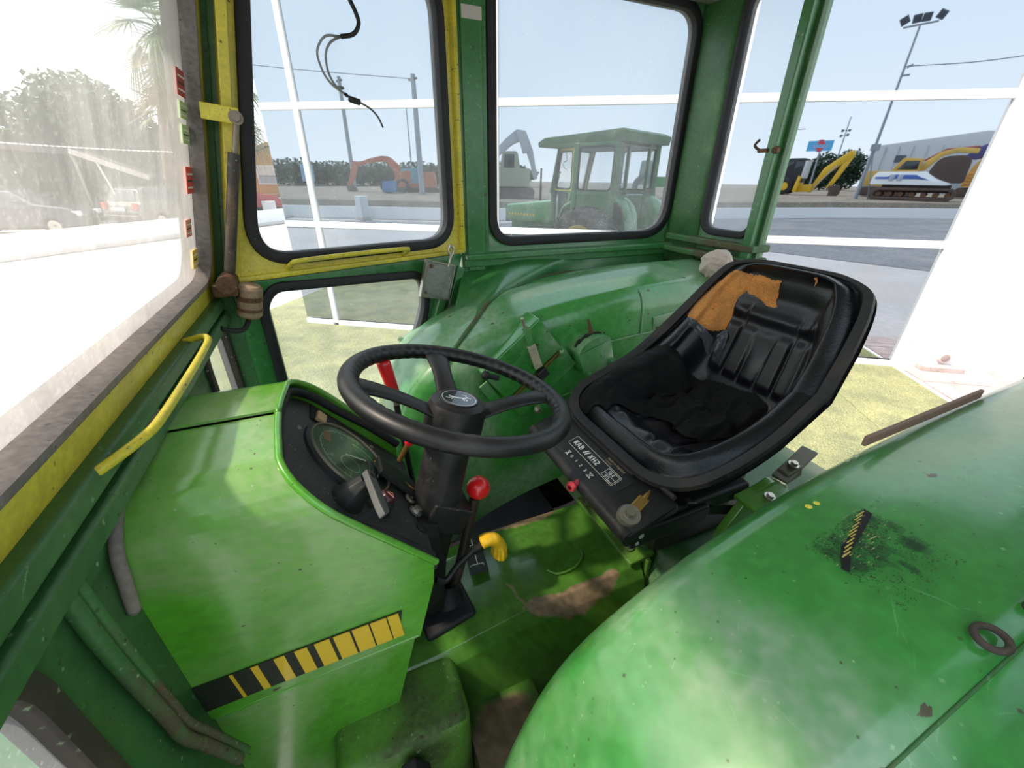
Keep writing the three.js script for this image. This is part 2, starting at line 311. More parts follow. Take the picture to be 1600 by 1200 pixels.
{
  const g = structure('ground', [0, 0, 0], 'pale concrete yard around the tractor');
  part(g, 'concrete_yard', new THREE.CylinderGeometry(160, 160, 0.3, 48).translate(0, -0.16, 0), M.concrete);
  const t = structure('artificial_turf', [0, 0, 0], 'light green artificial turf in front of the glass facade');
  const outline = (pts) => ext(pts, 0.022, new THREE.Matrix4().multiplyMatrices(facM, new THREE.Matrix4().makeRotationX(-Math.PI / 2)), [], 0.002);
  // u, -v in the turned plane
  part(t, 'turf_strip', outline([[-1.0, -6.6], [3.3, -6.6], [3.3, -2.4], [6.82, -2.4], [6.82, 0.0], [0, 0.0], [0, 4.0], [-1.0, 4.0]]), M.turf);
  part(t, 'turf_strip', outline([[6.828, -2.45], [7.83, -2.45], [7.83, 0.0], [6.828, 0.0]]), M.turf);
  const e = structure('turf_edging', [0, 0, 0], 'pale edging strip beside the turf');
  part(e, 'edging', fbox(7.832, 7.87, -0.01, 0.025, 0.01, 2.6), M.white);
  // wooden decking past the turf, board by board
  M.deck = phys({ roughness: 1, ...paintTex(512, 0.8, { ...G0, base: [184, 164, 158], mottle: 0.35, grain: 0.3, dust: 0.6, dustAt: 0.45, dustCol: [206, 188, 184], scratches: 200, scratchCol: [140, 110, 100], specks: 120, speckA: [120, 96, 88], speckB: [220, 206, 200], chips: 0, rough: 0.8 }) });
  const d = structure('decking', [0, 0, 0], 'weathered pinkish boards at the foot of the white wall');
  for (let k = 0; k < 7; k++) part(d, 'board', fbox(7.885, 13.5, -0.01, 0.03 + 0.002 * (k % 3), 0.012 + k * 0.145, 0.15 + k * 0.145, 0.004), M.deck);
}
{
  M.mirror = phys({ color: new THREE.Color().setRGB(0.40, 0.445, 0.50), metalness: 1, roughness: 0.015 });
  M.alu = flat(0xf4f0ee, 0.42);
  const f = structure('wall_facade', [0, 0, 0], 'mirror-glass facade with white frames beside the tractor');
  const us = [0.0, 0.485, 2.93, 5.41, 7.84], ys = [0.06, 1.41, 2.735, 4.06];
  for (let i = 0; i < 4; i++) for (let j = 0; j < 3; j++) part(f, 'mirror_pane', fbox(us[i] + (i ? 0.03 : 0.0), us[i + 1] - 0.03, ys[j] + 0.035, ys[j + 1] - 0.035, -0.05, -0.03, 0.002), M.mirror);
  for (let i = 1; i < 4; i++) part(f, 'mullion', fbox(us[i] - 0.037, us[i] + 0.037, 0.04, 4.1, -0.06, 0.0), M.alu);
  part(f, 'mullion', fbox(7.81, 7.9, 0.0, 4.1, -0.06, 0.012), M.alu);
  for (let j = 0; j < 4; j++) for (let i = 0; i < 4; i++) part(f, j ? 'transom' : 'base_rail', fbox(us[i] + (i ? 0.037 : 0), us[i + 1] - (i < 3 ? 0.037 : 0.03), j ? ys[j] - 0.038 : 0.0, j ? ys[j] + 0.038 : 0.075, -0.06, -0.003), M.alu);
  part(f, 'parapet', fbox(-0.05, 13.6, 4.1, 4.75, -0.3, 0.03), M.white);
  M.render = phys({ roughness: 1, ...paintTex(512, 2, { ...G0, base: [236, 230, 228], mottle: 0.05, grain: 0.08, dust: 0.2, dustCol: [226, 216, 212], scratches: 4, specks: 60, speckA: [200, 190, 186], speckB: [246, 244, 240], scratchCol: [220, 210, 206], chips: 0, rough: 0.8 }) });
  const w = structure('wall_rendered', [0, 0, 0], 'white rendered wall right of the glass');
  part(w, 'render', fbox(7.9, 13.6, 0.0, 4.1, -0.3, 0.0), M.render);
  const b = structure('wall_building_back', [0, 0, 0], 'sides and back of the glass building');
  part(b, 'back_wall', fbox(0.0, 13.6, 0.0, 4.1, -6.3, -6.0), M.render);
  part(b, 'side_wall', fbox(-0.0, 0.2, 0.0, 4.1, -6.0, -0.07), M.render);
  part(b, 'side_wall', fbox(13.4, 13.6, 0.0, 4.1, -6.0, -0.3), M.render);
  part(b, 'roof_slab', fbox(-0.05, 13.6, 4.1, 4.3, -6.3, -0.3), M.render);
  part(b, 'inner_floor', fbox(0.2, 13.4, 0.0, 0.03, -6.0, -0.07), M.concrete);
  const c = thing('pipe_cover', fw(8.31, 0.1, 0.0), 'round grey cap low on the white wall above the decking', 'pipe cap');
  part(c, 'rim', lathe([[0.0, 0.03], [0.055, 0.028], [0.064, 0.02], [0.066, 0.0]], fw(8.31, 0.165, 0.0), FN.toArray()), flat(0xcbbcb6, 0.5));
  part(c, 'pipe_end', lathe([[0.0, 0.034], [0.04, 0.032], [0.048, 0.026]], fw(8.31, 0.165, 0.0), FN.toArray()), flat(0x9c8d88, 0.6));
  single('wooden_block', fbox(8.06, 8.48, 0.03, 0.085, 0.02, 0.13), M.deck, 'short timber block lying against the foot of the white wall', 'block');
  single('wall_sign', fbox(8.13, 8.5, 2.44, 2.72, 0.0, 0.012), flat(0xe8b62a, 0.5), 'yellow plate fixed high on the white wall at the photo edge', 'sign');
}
// ---------------------------------------------------------------- tractor: cab
const dusty = (n, fn) => tex(n, 1 / 0.62, fn, false);
const MapWind = dusty(512, (x, y) => { const m = fbm(x * 5, y * 5, 5, 5), s = fbm(x * 40, y * 6, 40, 3), f = fbm(x * 150, y * 150, 150, 2); return 0.46 + 0.22 * (m - 0.4) + 0.12 * (s - 0.5) + 0.22 * Math.max(0, f - 0.55); });
const MapSide = dusty(512, (x, y) => { const m = fbm(x * 4, y * 4, 4, 5), f = fbm(x * 190, y * 190, 190, 2), s = fbm(x * 26, y * 4, 26, 2); return 0.33 + 0.24 * (m - 0.4) + 0.1 * (s - 0.5) + 0.9 * Math.max(0, f - 0.72); });
M.windshield = phys({ color: 0xfffaf6, transmission: 1, thickness: 0, roughness: 1, ior: 1.45, roughnessMap: MapWind });
M.sideglass = phys({ color: 0xf2f6f8, transmission: 1, thickness: 0, roughness: 1, ior: 1.45, roughnessMap: MapSide });

const cab = thing('tractor_cab', [0.5, 1.0, 0], 'green tractor cab frame with rubber-sealed side windows and yellow windscreen frame', 'tractor cab');
const wsV = [0.21, 0.978, 0], wsM = basis([-0.285, 1.782, 0], [0, 0, -1], wsV);           // windscreen plane: u towards the far side, v up
const wsHole = roundPoly(rect(-0.545, 0.545, 0.0, 0.745), 0.085);
{
  part(cab, 'windscreen_frame', ext(roundPoly(rect(-0.605, 0.605, -0.062, 0.80), 0.03), 0.05, wsM, [offsetPoly(wsHole, -0.002)], 0.006), M.yellow, 'yellow windscreen frame');
  const gs = part(cab, 'windscreen_gasket', ext(offsetPoly(wsHole, -0.006), 0.056, wsM, [offsetPoly(wsHole, 0.006)], 0.003), M.oldrubber, 'grey rubber seal');
  part(cab, 'windscreen_glass', new THREE.ShapeGeometry(shapeOf(offsetPoly(wsHole, -0.002)), 4).applyMatrix4(wsM), M.windshield, 'dusty windscreen pane');
  // inspection stickers along the edge of the windscreen
  const st = [[0.475, 0.53, 0.36, 0.405, 0xb0504a], [0.482, 0.535, 0.322, 0.352, 0xbfd79a], [0.485, 0.538, 0.278, 0.312, 0xbfd79a], [0.488, 0.538, 0.185, 0.236, 0xe0584a], [0.452, 0.494, 0.102, 0.136, 0xe79a86], [0.487, 0.53, 0.03, 0.07, 0xe8c75c]];
  const pale = flat(0xf0ece0, 0.6);
  for (const [u0, u1, v0, v1, c] of st) {
    const s = part(cab, 'sticker', ext(rect(u0, u1, v0, v1), 0.0012, wsM.clone().multiply(M4(0, 0, 0.003)), [], 0), flat(c, 0.55));
    for (let k = 0; k < 3; k++) part(s, 'print', ext(rect(u0 + 0.004, u1 - 0.004 - 0.006 * (k % 2), lerp(v0, v1, 0.2 + 0.25 * k), lerp(v0, v1, 0.27 + 0.25 * k)), 0.0006, wsM.clone().multiply(M4(0, 0, 0.0042)), [], 0), k === 1 ? flat(0x3c463c, 0.6) : pale);
  }
  // yellow grab bar below the windscreen
  const hb = part(cab, 'grab_bar', capped([[-0.262, 1.730, -0.235], [-0.228, 1.738, -0.222], [-0.218, 1.736, -0.17], [-0.218, 1.735, 0.06], [-0.228, 1.733, 0.12], [-0.262, 1.724, 0.17]], 0.0056, 60), M.bar, 'worn yellow grab bar');
}
for (const s of [-1, 1]) {   // A-pillars and lower front posts, both sides
  const z = s * 0.622;
  part(cab, 'front_pillar', [bar([-0.262, 1.70, z], [-0.087, 2.56, z], 0.05, 0.05, 0.006), bar([-0.228, 1.74, s * 0.60], [-0.061, 2.55, s * 0.60], 0.018, 0.05, 0.004)], M.darkgreen);
  part(cab, 'pillar_strip', bar([-0.214, 1.765, s * 0.546], [-0.054, 2.55, s * 0.553], 0.013, 0.02, 0.003), M.yellow, 'yellow strip down the pillar');
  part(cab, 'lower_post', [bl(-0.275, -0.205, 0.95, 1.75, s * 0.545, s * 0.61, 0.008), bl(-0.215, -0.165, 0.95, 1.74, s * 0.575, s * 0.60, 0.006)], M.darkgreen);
}
{
  // firewall below the windscreen with a small window either side of the bonnet
  const fM = basis([-0.278, 0, 0], [0, 0, -1], [0, 1, 0]);   // u = -z
  const hole = (s) => roundPoly(s > 0 ? rect(0.325, 0.545, 1.12, 1.69) : rect(-0.545, -0.325, 1.12, 1.69), 0.07);
  const cowlHole = roundPoly([[-0.17, 0.94], [0.17, 0.94], [0.17, 1.64], [-0.17, 1.64]], 0.05);
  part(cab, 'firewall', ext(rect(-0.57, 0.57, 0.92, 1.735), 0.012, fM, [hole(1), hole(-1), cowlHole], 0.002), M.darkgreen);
  for (const s of [1, -1]) {
    const h = hole(s);
    part(cab, 'quarter_gasket', ext(offsetPoly(h, -0.012), 0.03, fM, [offsetPoly(h, 0.012)], 0.005), M.brownrubber, 'perished rubber seal of the small front window');
    part(cab, 'quarter_glass', new THREE.ShapeGeometry(shapeOf(h), 4).applyMatrix4(fM), M.sideglass);
  }
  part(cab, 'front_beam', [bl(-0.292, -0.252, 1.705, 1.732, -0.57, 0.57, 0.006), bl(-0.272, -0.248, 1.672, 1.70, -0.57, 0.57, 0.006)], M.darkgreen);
}
// rear side panels with large windows, rear quarter windows, corner posts (both sides)
const sideHole = roundPoly(rect(0.545, 1.335, 1.79, 2.535), [0.09, 0.13, 0.1, 0.09], 9);
const rearHole = roundPoly([[-0.625, 1.822], [-0.405, 1.822], [-0.405, 2.535], [-0.625, 2.535]], 0.06, 9);
for (const s of [-1, 1]) {
  const sM = s < 0 ? basis([0, 0, -0.80], [1, 0, 0], [0, 1, 0]) : new THREE.Matrix4().set(1, 0, 0, 0, 0, 1, 0, 0, 0, 0, 1, 0.80, 0, 0, 0, 1);
  part(cab, 'side_panel', ext(roundPoly(rect(0.435, 1.40, 1.70, 2.60), 0.01), 0.022, sM, [sideHole], 0.003), M.cabgreen);
  part(cab, 'side_gasket', ext(offsetPoly(sideHole, -0.012), 0.046, sM, [offsetPoly(sideHole, 0.02)], 0.008), M.rubber, 'black rubber window seal');
  part(cab, 'side_glass', new THREE.ShapeGeometry(shapeOf(offsetPoly(sideHole, 0.005)), 4).applyMatrix4(sM), M.sideglass, 'dusty side window pane');
  part(cab, 'door_pillar', [bl(0.432, 0.535, 0.98, 2.6, s * 0.782, s * 0.822, 0.008), bl(0.452, 0.515, 1.70, 2.6, s * 0.772, s * 0.79, 0.006)], M.cabgreen);
  part(cab, 'sill_ledge', [bl(0.44, 1.36, 1.742, 1.762, s * 0.745, s * 0.80, 0.005), bl(0.44, 1.36, 1.715, 1.742, s * 0.765, s * 0.80, 0.005)], M.cabgreen, 'ledge under the side window');
  part(cab, 'lower_side_panel', bl(0.44, 1.42, 1.10, 1.735, s * 0.79, s * 0.806, 0.003), M.cabgreen);
  // corner post, rounded in plan
  const plan = roundPoly([[1.338, s * 0.792], [1.346, s * 0.74], [1.352, s * 0.63], [1.405, s * 0.63], [1.425, s * 0.76], [1.38, s * 0.825], [1.338, s * 0.825]], 0.03, 5);
  if (s > 0) plan.reverse();
  part(cab, 'corner_post', ext(s < 0 ? plan.map(([x, z]) => [x, -z]).reverse() : plan.map(([x, z]) => [x, -z]).reverse(), 0.92, new THREE.Matrix4().makeRotationX(-Math.PI / 2).setPosition(0, 2.15, 0), [], 0.003), M.darkgreen);
  const rM = basis([1.372, 0, 0], [0, 0, 1], [0, 1, 0]);
  const rh = s < 0 ? rearHole : rearHole.map(([u, v]) => [-u, v]).reverse();
  part(cab, 'rear_panel', ext(s < 0 ? rect(-0.64, -0.365, 1.72, 2.6) : rect(0.365, 0.64, 1.72, 2.6), 0.02, rM, [rh], 0.003), M.darkgreen);
  part(cab, 'rear_gasket', ext(offsetPoly(rh, -0.01), 0.042, rM, [offsetPoly(rh, 0.014)], 0.007), M.rubber, 'black rubber quarter window seal');
  part(cab, 'rear_glass', new THREE.ShapeGeometry(shapeOf(offsetPoly(rh, 0.004)), 4).applyMatrix4(rM), M.sideglass, 'dusty rear quarter pane');
  part(cab, 'rear_post', [bl(1.335, 1.40, 1.745, 2.6, s * 0.378, s * 0.41, 0.004), bl(1.385, 1.405, 1.745, 2.6, s * 0.37, s * 0.41, 0.003)], M.cabgreen, 'pale green edge post of the open rear');
  part(cab, 'rear_sill', [bl(1.30, 1.42, 1.735, 1.757, s * 0.36, s * 0.80, 0.006), bl(1.33, 1.42, 1.775, 1.80, s * 0.36, s * 0.80, 0.006)], M.grimy, 'dirt-crusted sill of the rear quarter window');
  part(cab, 'rear_apron', bl(1.37, 1.40, 1.2, 1.74, s * 0.345, s * 0.81, 0.003), M.darkgreen);
}
part(cab, 'hook_bolt', [lathe([[0, 0.012], [0.009, 0.01], [0.011, 0], [0.011, -0.01]], [1.338, 2.085, -0.378], [-1, 0, 0.3], 14), rod([1.335, 2.085, -0.40], [1.335, 2.085, -0.435], 0.006), tube([[1.335, 2.085, -0.43], [1.325, 2.10, -0.445], [1.322, 2.115, -0.43]], 0.004, 14)], M.rust, 'rusty latch pin');
{
  const rf = [[-0.50, 2.56], [1.56, 2.60], [1.585, 2.745], [1.45, 2.80], [-0.35, 2.72], [-0.52, 2.645]];
  part(cab, 'roof', ext(rf, 1.62, new THREE.Matrix4(), [], 0.012), M.darkgreen);
  part(cab, 'roof_lining', bl(-0.18, 1.40, 2.535, 2.562, -0.78, 0.78, 0.004), flat(0x8d8a80, 0.9));
  part(cab, 'header_rail', [bl(-0.13, 0.45, 2.535, 2.6, -0.82, -0.58, 0.004), bl(-0.13, 0.45, 2.535, 2.6, 0.58, 0.82, 0.004), bl(-0.145, -0.08, 2.5, 2.6, -0.58, 0.58, 0.004)], M.darkgreen);
  part(cab, 'pillar_label', [bl(0.455, 0.515, 2.395, 2.425, -0.772, -0.7705, 0)], flat(0xc9c2bb, 0.6), 'torn pale sticker on the green pillar');
}
// ---------------------------------------------------------------- right-hand door: yellow upper window frame, green lower half
const doorA = [-0.26, 0, -0.54], doorD = V(0.71, 0, -0.26).normalize(), dM = basis(doorA, doorD.toArray(), [0, 1, 0]);
const dw = (u, y, n = 0) => V(u, y, n).applyMatrix4(dM).toArray();
const door = thing('cab_door', dw(0.37, 1.0), 'far cab door with yellow upper window frame and green lower half', 'door');
{
  const uh = roundPoly([[0.085, 1.805], [0.69, 1.80], [0.69, 2.475], [0.228, 2.475]], [0.11, 0.1, 0.09, 0.05], 9);
  part(door, 'upper_frame', ext(roundPoly([[0.03, 1.765], [0.738, 1.765], [0.738, 2.535], [0.196, 2.535]], 0.012), 0.026, dM, [uh], 0.004), M.yellow, 'yellow frame with chipped edges');
  part(door, 'frame_lip', [ext(rect(0.04, 0.735, 1.765, 1.778), 0.052, dM, [], 0.003), ext(rect(0.722, 0.738, 1.77, 2.53), 0.052, dM, [], 0.003)], M.bar, 'chipped yellow lip');
  part(door, 'upper_gasket', ext(offsetPoly(uh, -0.012), 0.044, dM, [offsetPoly(uh, 0.018)], 0.008), M.rubber, 'black rubber window seal');
  part(door, 'upper_glass', new THREE.ShapeGeometry(shapeOf(offsetPoly(uh, 0.005)), 4).applyMatrix4(dM), M.sideglass, 'spotted upper window pane');
  const lh = roundPoly([[0.085, 1.12], [0.34, 1.12], [0.575, 1.60], [0.575, 1.715], [0.12, 1.742], [0.085, 1.70]], [0.05, 0.06, 0.08, 0.09, 0.07, 0.05], 8);
  part(door, 'lower_frame', ext(roundPoly([[0.03, 0.95], [0.36, 0.95], [0.66, 1.58], [0.735, 1.762], [0.03, 1.762]], 0.012), 0.024, dM, [lh], 0.003), M.cabgreen);
  part(door, 'lower_gasket', ext(offsetPoly(lh, -0.012), 0.042, dM, [offsetPoly(lh, 0.014)], 0.008), M.rubber, 'black rubber lower window seal');
  part(door, 'lower_glass', new THREE.ShapeGeometry(shapeOf(offsetPoly(lh, 0.004)), 4).applyMatrix4(dM), M.sideglass, 'scratched lower window pane');
  part(door, 'edge_channel', [bar(dw(0.655, 1.72, 0.03), dw(0.36, 0.98, 0.03), 0.03, 0.03, 0.004), bar(dw(0.715, 1.72, 0.02), dw(0.42, 0.98, 0.02), 0.02, 0.03, 0.004)], M.cabgreen);
  part(door, 'grab_handle', capped([dw(0.165, 1.782, 0.01), dw(0.167, 1.80, 0.05), dw(0.185, 1.807, 0.062), dw(0.33, 1.809, 0.062), dw(0.48, 1.807, 0.062), dw(0.498, 1.80, 0.05), dw(0.50, 1.782, 0.01)], 0.0062, 70), M.bar, 'chipped yellow grab handle');
}
// striker plate hanging by the door edge
{
  const t = thing('door_latch_plate', [0.32, 1.63, -0.70], 'square grey latch plate hanging from the yellow door frame by a snap hook', 'latch plate');
  const lm = basis([0.318, 1.695, -0.70], [0.92, -0.28, -0.27], [0.25, 0.95, -0.02]);
  part(t, 'plate_frame', ext(rect(-0.056, 0.056, -0.06, 0.06), 0.016, lm, [rect(-0.05, 0.05, -0.054, 0.054)], 0.002), M.metal, 'bright metal rim');
  part(t, 'plate_face', ext(rect(-0.051, 0.051, -0.055, 0.055), 0.008, lm, [], 0.001), phys({ roughness: 1, ...paintTex(256, 0.12, { ...G0, base: [126, 130, 122], mottle: 0.3, grain: 0.4, dust: 0.6, dustCol: [156, 160, 150], scratchCol: [190, 190, 180], specks: 100, chips: 3, rough: 0.6 }) }));
  part(t, 'rivet', lathe([[0, 0.007], [0.006, 0.005], [0.007, 0]], V(-0.034, 0.042, 0.004).applyMatrix4(lm).toArray(), V(0, 0, 1).transformDirection(lm).toArray(), 12), M.rust);
  part(t, 'rivet', lathe([[0, 0.006], [0.004, 0.005], [0.005, 0]], V(-0.038, -0.044, 0.004).applyMatrix4(lm).toArray(), V(0, 0, 1).transformDirection(lm).toArray(), 12), M.rust);
  part(t, 'snap_hook', [tube([[0.358, 1.735, -0.702], [0.366, 1.757, -0.705], [0.375, 1.775, -0.712]], 0.004, 16), tube([[0.372, 1.768, -0.712], [0.365, 1.782, -0.712], [0.372, 1.80, -0.712], [0.382, 1.79, -0.712], [0.379, 1.772, -0.712]], 0.0045, 30)], M.metal, 'shiny snap hook');
}
// gas strut of the far door with its bracket
{
  const t = thing('gas_strut', [-0.2, 1.76, -0.52], 'black gas strut beside the front pillar, rust-streaked, bolted to a yellow bracket', 'gas strut');
  part(t, 'piston_rod', rod([-0.124, 2.104, -0.52], [-0.147, 2.03, -0.52], 0.006), M.dullmetal);
  part(t, 'cylinder', [rod([-0.145, 2.04, -0.52], [-0.215, 1.80, -0.52], 0.0115), ball([-0.215, 1.80, -0.52], 0.0115, 10)], phys({ roughness: 1, ...paintTex(256, 0.2, { ...G0, base: [58, 52, 48], mottle: 0.4, grain: 0.3, dust: 0.7, dustCol: [112, 90, 70], scratchCol: [150, 120, 90], specks: 60, chips: 30, chipCol: [128, 96, 70], rough: 0.55 }) }));
  part(t, 'bracket', [bar([-0.185, 2.115, -0.518], [-0.118, 2.106, -0.514], 0.005, 0.03, 0.002)], M.bar, 'yellow mounting bracket');
  part(t, 'bolt', boltGeo([-0.124, 2.104, -0.508], [0.1, 0, 1], 0.009), M.dullmetal);
  const e = part(t, 'lower_mount', [rod([-0.225, 1.775, -0.54], [-0.222, 1.775, -0.47], 0.02), bl(-0.255, -0.205, 1.745, 1.775, -0.55, -0.48, 0.006)], M.rust, 'grimy lower mount');
}
{
  const t = thing('filter_canister', [-0.2, 1.68, -0.50], 'small dusty beige canister strapped below the door strut', 'canister');
  part(t, 'body', lathe([[0, 0.042], [0.022, 0.04], [0.027, 0.034], [0.027, -0.034], [0.022, -0.04], [0, -0.04]], [-0.192, 1.725, -0.515], [0.25, 1, 0.1], 24), phys({ roughness: 1, ...paintTex(256, 0.2, { ...G0, base: [150, 122, 98], mottle: 0.3, dust: 0.6, dustCol: [170, 150, 124], chips: 10, rough: 0.7 }) }));
  part(t, 'strap', [lathe([[0.0285, 0.006], [0.0285, -0.006]], [-0.19, 1.735, -0.514], [0.25, 1, 0.1], 24), lathe([[0.0285, 0.004], [0.0285, -0.004]], [-0.196, 1.708, -0.516], [0.25, 1, 0.1], 24)], M.rust);
  part(t, 'hose', tube([[-0.2, 1.69, -0.52], [-0.215, 1.665, -0.49], [-0.235, 1.675, -0.45], [-0.25, 1.69, -0.43]], 0.006, 24), M.rubber);
}
// ---------------------------------------------------------------- fenders (both sides from one shape)
// profile of the ridge along the tractor: x, y
const ridge = curve2([[0.03, 0.80], [0.055, 1.10], [0.10, 1.33], [0.17, 1.475], [0.30, 1.565], [0.46, 1.622], [0.68, 1.662], [0.90, 1.682], [1.22, 1.692], [1.42, 1.68], [1.58, 1.60], [1.70, 1.42], [1.76, 1.15], [1.78, 0.85]]);
function fenderSide(s, mat, label) {
  const t = thing('tractor_fender', [0.9, 0.85, s * 0.6], label, 'fender');
  // across: from the foot of the inner wall, over the ridge, across the crown to the outer lip
  const across = [[0, 0.358, -0.62], [0.22, 0.364, -0.30], [0.34, 0.370, -0.13], [0.42, 0.378, -0.055], [0.47, 0.390, -0.018], [0.52, 0.413, 0.004], [0.62, 0.49, 0.022], [0.70, 0.56, 0.029], [0.765, 0.612, 0.028], [0.78, 0.618, 0.018], [0.80, 0.628, 0.014], [0.86, 0.69, 0.010], [0.93, 0.755, -0.004], [0.97, 0.785, -0.035], [1, 0.80, -0.08]];
  const zt = across.map((a) => [a[0], a[1]]), ht = across.map((a) => [a[0], a[2]]);
  const fn = (a, b) => {
    const [x, y] = ridge(a), e = 0.004, [x1, y1] = ridge(a + e), [x0, y0] = ridge(a - e), tx = x1 - x0, ty = y1 - y0, L = Math.hypot(tx, ty);
    const nx = -ty / L, ny = tx / L, h = table(ht, b), z = table(zt, b);
    const inw = h < 0 ? h : h;
    // the inner wall drops straight down, the crown rises along the normal
    return h < -0.06 ? [x + nx * -0.06, Math.max(y + ny * -0.06 + (h + 0.06), 0.80), s * z] : [x + nx * inw, y + ny * inw, s * z];
  };
  part(t, 'fender_shell', slab(fn, 96, 54, 0.006, { flip: s > 0 }), mat);
  // folded seam along the crown and rolled lip
  const seam = []; for (let k = 0; k <= 30; k++) { const p = fn(0.12 + 0.74 * k / 30, 0.781); seam.push([p[0], p[1] + 0.001, p[2]]); }
  part(t, 'seam', tube(seam, 0.0016, 90, false, 6), M.grimy);
  const lip = []; for (let k = 0; k <= 40; k++) { const p = fn(0.04 + 0.92 * k / 40, 0.985); lip.push(p); }
  part(t, 'rolled_lip', tube(lip, 0.011, 120, false, 8), M.grimy);
  return { t, fn };
}
const fr = fenderSide(-1, M.fender, 'far right-hand green fender bulging beside the seat under the side window');
const fl = fenderSide(1, M.fender, 'near left-hand green fender filling the lower right corner of the photo');
{
  // far fender: welded joint ribs, access cover, seam bolts
  const rib = (a, b0, b1) => { const q = []; for (let k = 0; k <= 24; k++) { const p = fr.fn(a, lerp(b0, b1, k / 24)); q.push([p[0], p[1] + 0.0015, p[2] + 0.0015]); } return tube(q, 0.003, 40, false, 6); };
  part(fr.t, 'joint_rib', rib(0.54, 0.33, 0.50), M.fender);
  part(fr.t, 'joint_rib', (() => { const q = []; for (let k = 0; k <= 20; k++) { const p = fr.fn(0.492 + 0.06 * k / 20, 0.332); q.push([p[0], p[1], p[2] + 0.003]); } return tube(q, 0.003, 40, false, 6); })(), M.fender);
  for (const a of [0.24, 0.36]) { const p = fr.fn(a, 0.93); part(fr.t, 'seam_bolt', boltGeo([p[0], p[1] + 0.006, p[2] + 0.01], [0, 1, 0.2], 0.008), M.grimy); }
  part(fr.t, 'reflector_mount', [bx(0.13, 0.05, 0.012, 1.02, 1.575, -0.375, 0, 0, 0.12), bx(0.11, 0.012, 0.03, 1.03, 1.56, -0.362, 0, 0, 0.12)], M.fender, 'small pressed bracket on the inner wall');
  // bead where the far fender meets the cab side, and the filler panel above it
  const bead = [[0.27, 0.47], [0.30, 0.52], [0.344, 0.60], [0.385, 0.70], [0.43, 0.82], [0.496, 0.935], [0.56, 0.95], [0.64, 0.955], [0.70, 0.96]].map(([a, b]) => { const p = fr.fn(a, b); return [p[0], p[1] + 0.004, p[2]]; });
  part(fr.t, 'edge_bead', tube(bead, 0.006, 90, false, 8), M.grimy, 'grimy bead along the outer edge');
  const bc = new THREE.CatmullRomCurve3(bead.map((p) => V(...p)));
  part(fr.t, 'filler_panel', grid((a, b) => { const p = bc.getPointAt(a), q = V(lerp(0.43, 1.36, Math.pow(a, 0.85)), lerp(1.70, 1.738, sstep(0, 0.2, a)), -0.784); return p.lerp(q, b).toArray(); }, 40, 6), M.cabgreen);
  // near fender: lifting ring
  const rg = fl.fn(0.387, 0.757), rb = fl.fn(0.408, 0.762);
  part(fl.t, 'lifting_ring', new THREE.TorusGeometry(0.0105, 0.0031, 12, 36).rotateX(Math.PI / 2).rotateZ(0.2).translate(rg[0], rg[1] + 0.006, rg[2]), M.brownrubber, 'dark iron lifting ring');
  part(fl.t, 'ring_lug', [lathe([[0, 0.011], [0.006, 0.010], [0.008, 0.005], [0.008, -0.004]], [rb[0], rb[1], rb[2]], [0, 1, 0], 18)], M.brownrubber);
  part(fl.t, 'edge_trim', bar([0.64, 1.678, 0.402], [0.95, 1.690, 0.402], 0.006, 0.016, 0.002), flat(0x8a6c5c, 0.7), 'brown strip along the inner edge');
}
// worn decal and flecks on the near fender: thin film of print following the sheet
{
  const cv = document.createElement('canvas'); cv.width = 512; cv.height = 320; const c = cv.getContext('2d');
  c.clearRect(0, 0, 512, 320);
  for (let k = 0; k < 40; k++) { c.fillStyle = 'rgba(34,58,38,0.28)'; const x = rnd() * 330 + 10, y = rnd() * 260 + 10; c.fillRect(x, y, rr(20, 110), rr(10, 50)); }
  for (let k = 0; k < 3000; k++) { const x = rnd() * 480 + 16, y = rnd() * 290 + 14, near = Math.abs(x - 60 - y * 0.55) < 120; if (rnd() < (near ? 0.8 : 0.25)) { c.fillStyle = rnd() < 0.7 ? 'rgba(22,34,24,0.7)' : 'rgba(60,80,56,0.6)'; c.fillRect(x, y, rr(2, 9), rr(1, 5)); } }
  c.fillStyle = 'rgba(14,16,12,1)'; c.beginPath(); c.moveTo(30, 14); c.lineTo(84, 20); c.lineTo(150, 130); c.lineTo(176, 200); c.lineTo(256, 300); c.lineTo(222, 306); c.lineTo(140, 220); c.lineTo(112, 150); c.closePath(); c.fill();
  for (let k = 0; k < 11; k++) { c.fillStyle = 'rgba(206,184,84,0.95)'; c.fillRect(40 + k * 14, 26 + k * 19, 7, rr(20, 44)); }
  for (let k = 0; k < 60; k++) { c.fillStyle = rnd() < 0.6 ? 'rgba(176,170,96,0.8)' : 'rgba(206,200,150,0.8)'; const y = rr(10, 300); c.fillRect(clamp(60 + y * 0.55 + rr(-150, 130), 8, 490), y, 3, rr(4, 18)); }
  const t = new THREE.CanvasTexture(cv); t.colorSpace = THREE.SRGBColorSpace;
  const dm = new THREE.MeshStandardMaterial({ map: t, transparent: true, roughness: 0.6 });
  const at = (a, b) => { const p = fl.fn(a, b); return [p[0], p[1] + 0.0016, p[2]]; };
  const dec = grid((a, b) => at(lerp(0.374, 0.412, b), lerp(0.588, 0.705, a)), 14, 10, { uv01: true });
  part(fl.t, 'worn_decal', dec, dm, 'flaking remains of a black and yellow number decal');
  for (const [a, b, r] of [[0.398, 0.546, 0.004], [0.402, 0.548, 0.0035], [0.45, 0.49, 0.005], [0.444, 0.488, 0.0035]]) { const p = fl.fn(a, b); part(fl.t, 'paint_fleck', lathe([[0, 0.0012], [r, 0.001], [r * 1.1, 0]], [p[0], p[1], p[2]], [0, 1, -0.2], 9), flat(b > 0.52 ? 0xe6d848 : 0xbcc6a8, 0.6)); }
}
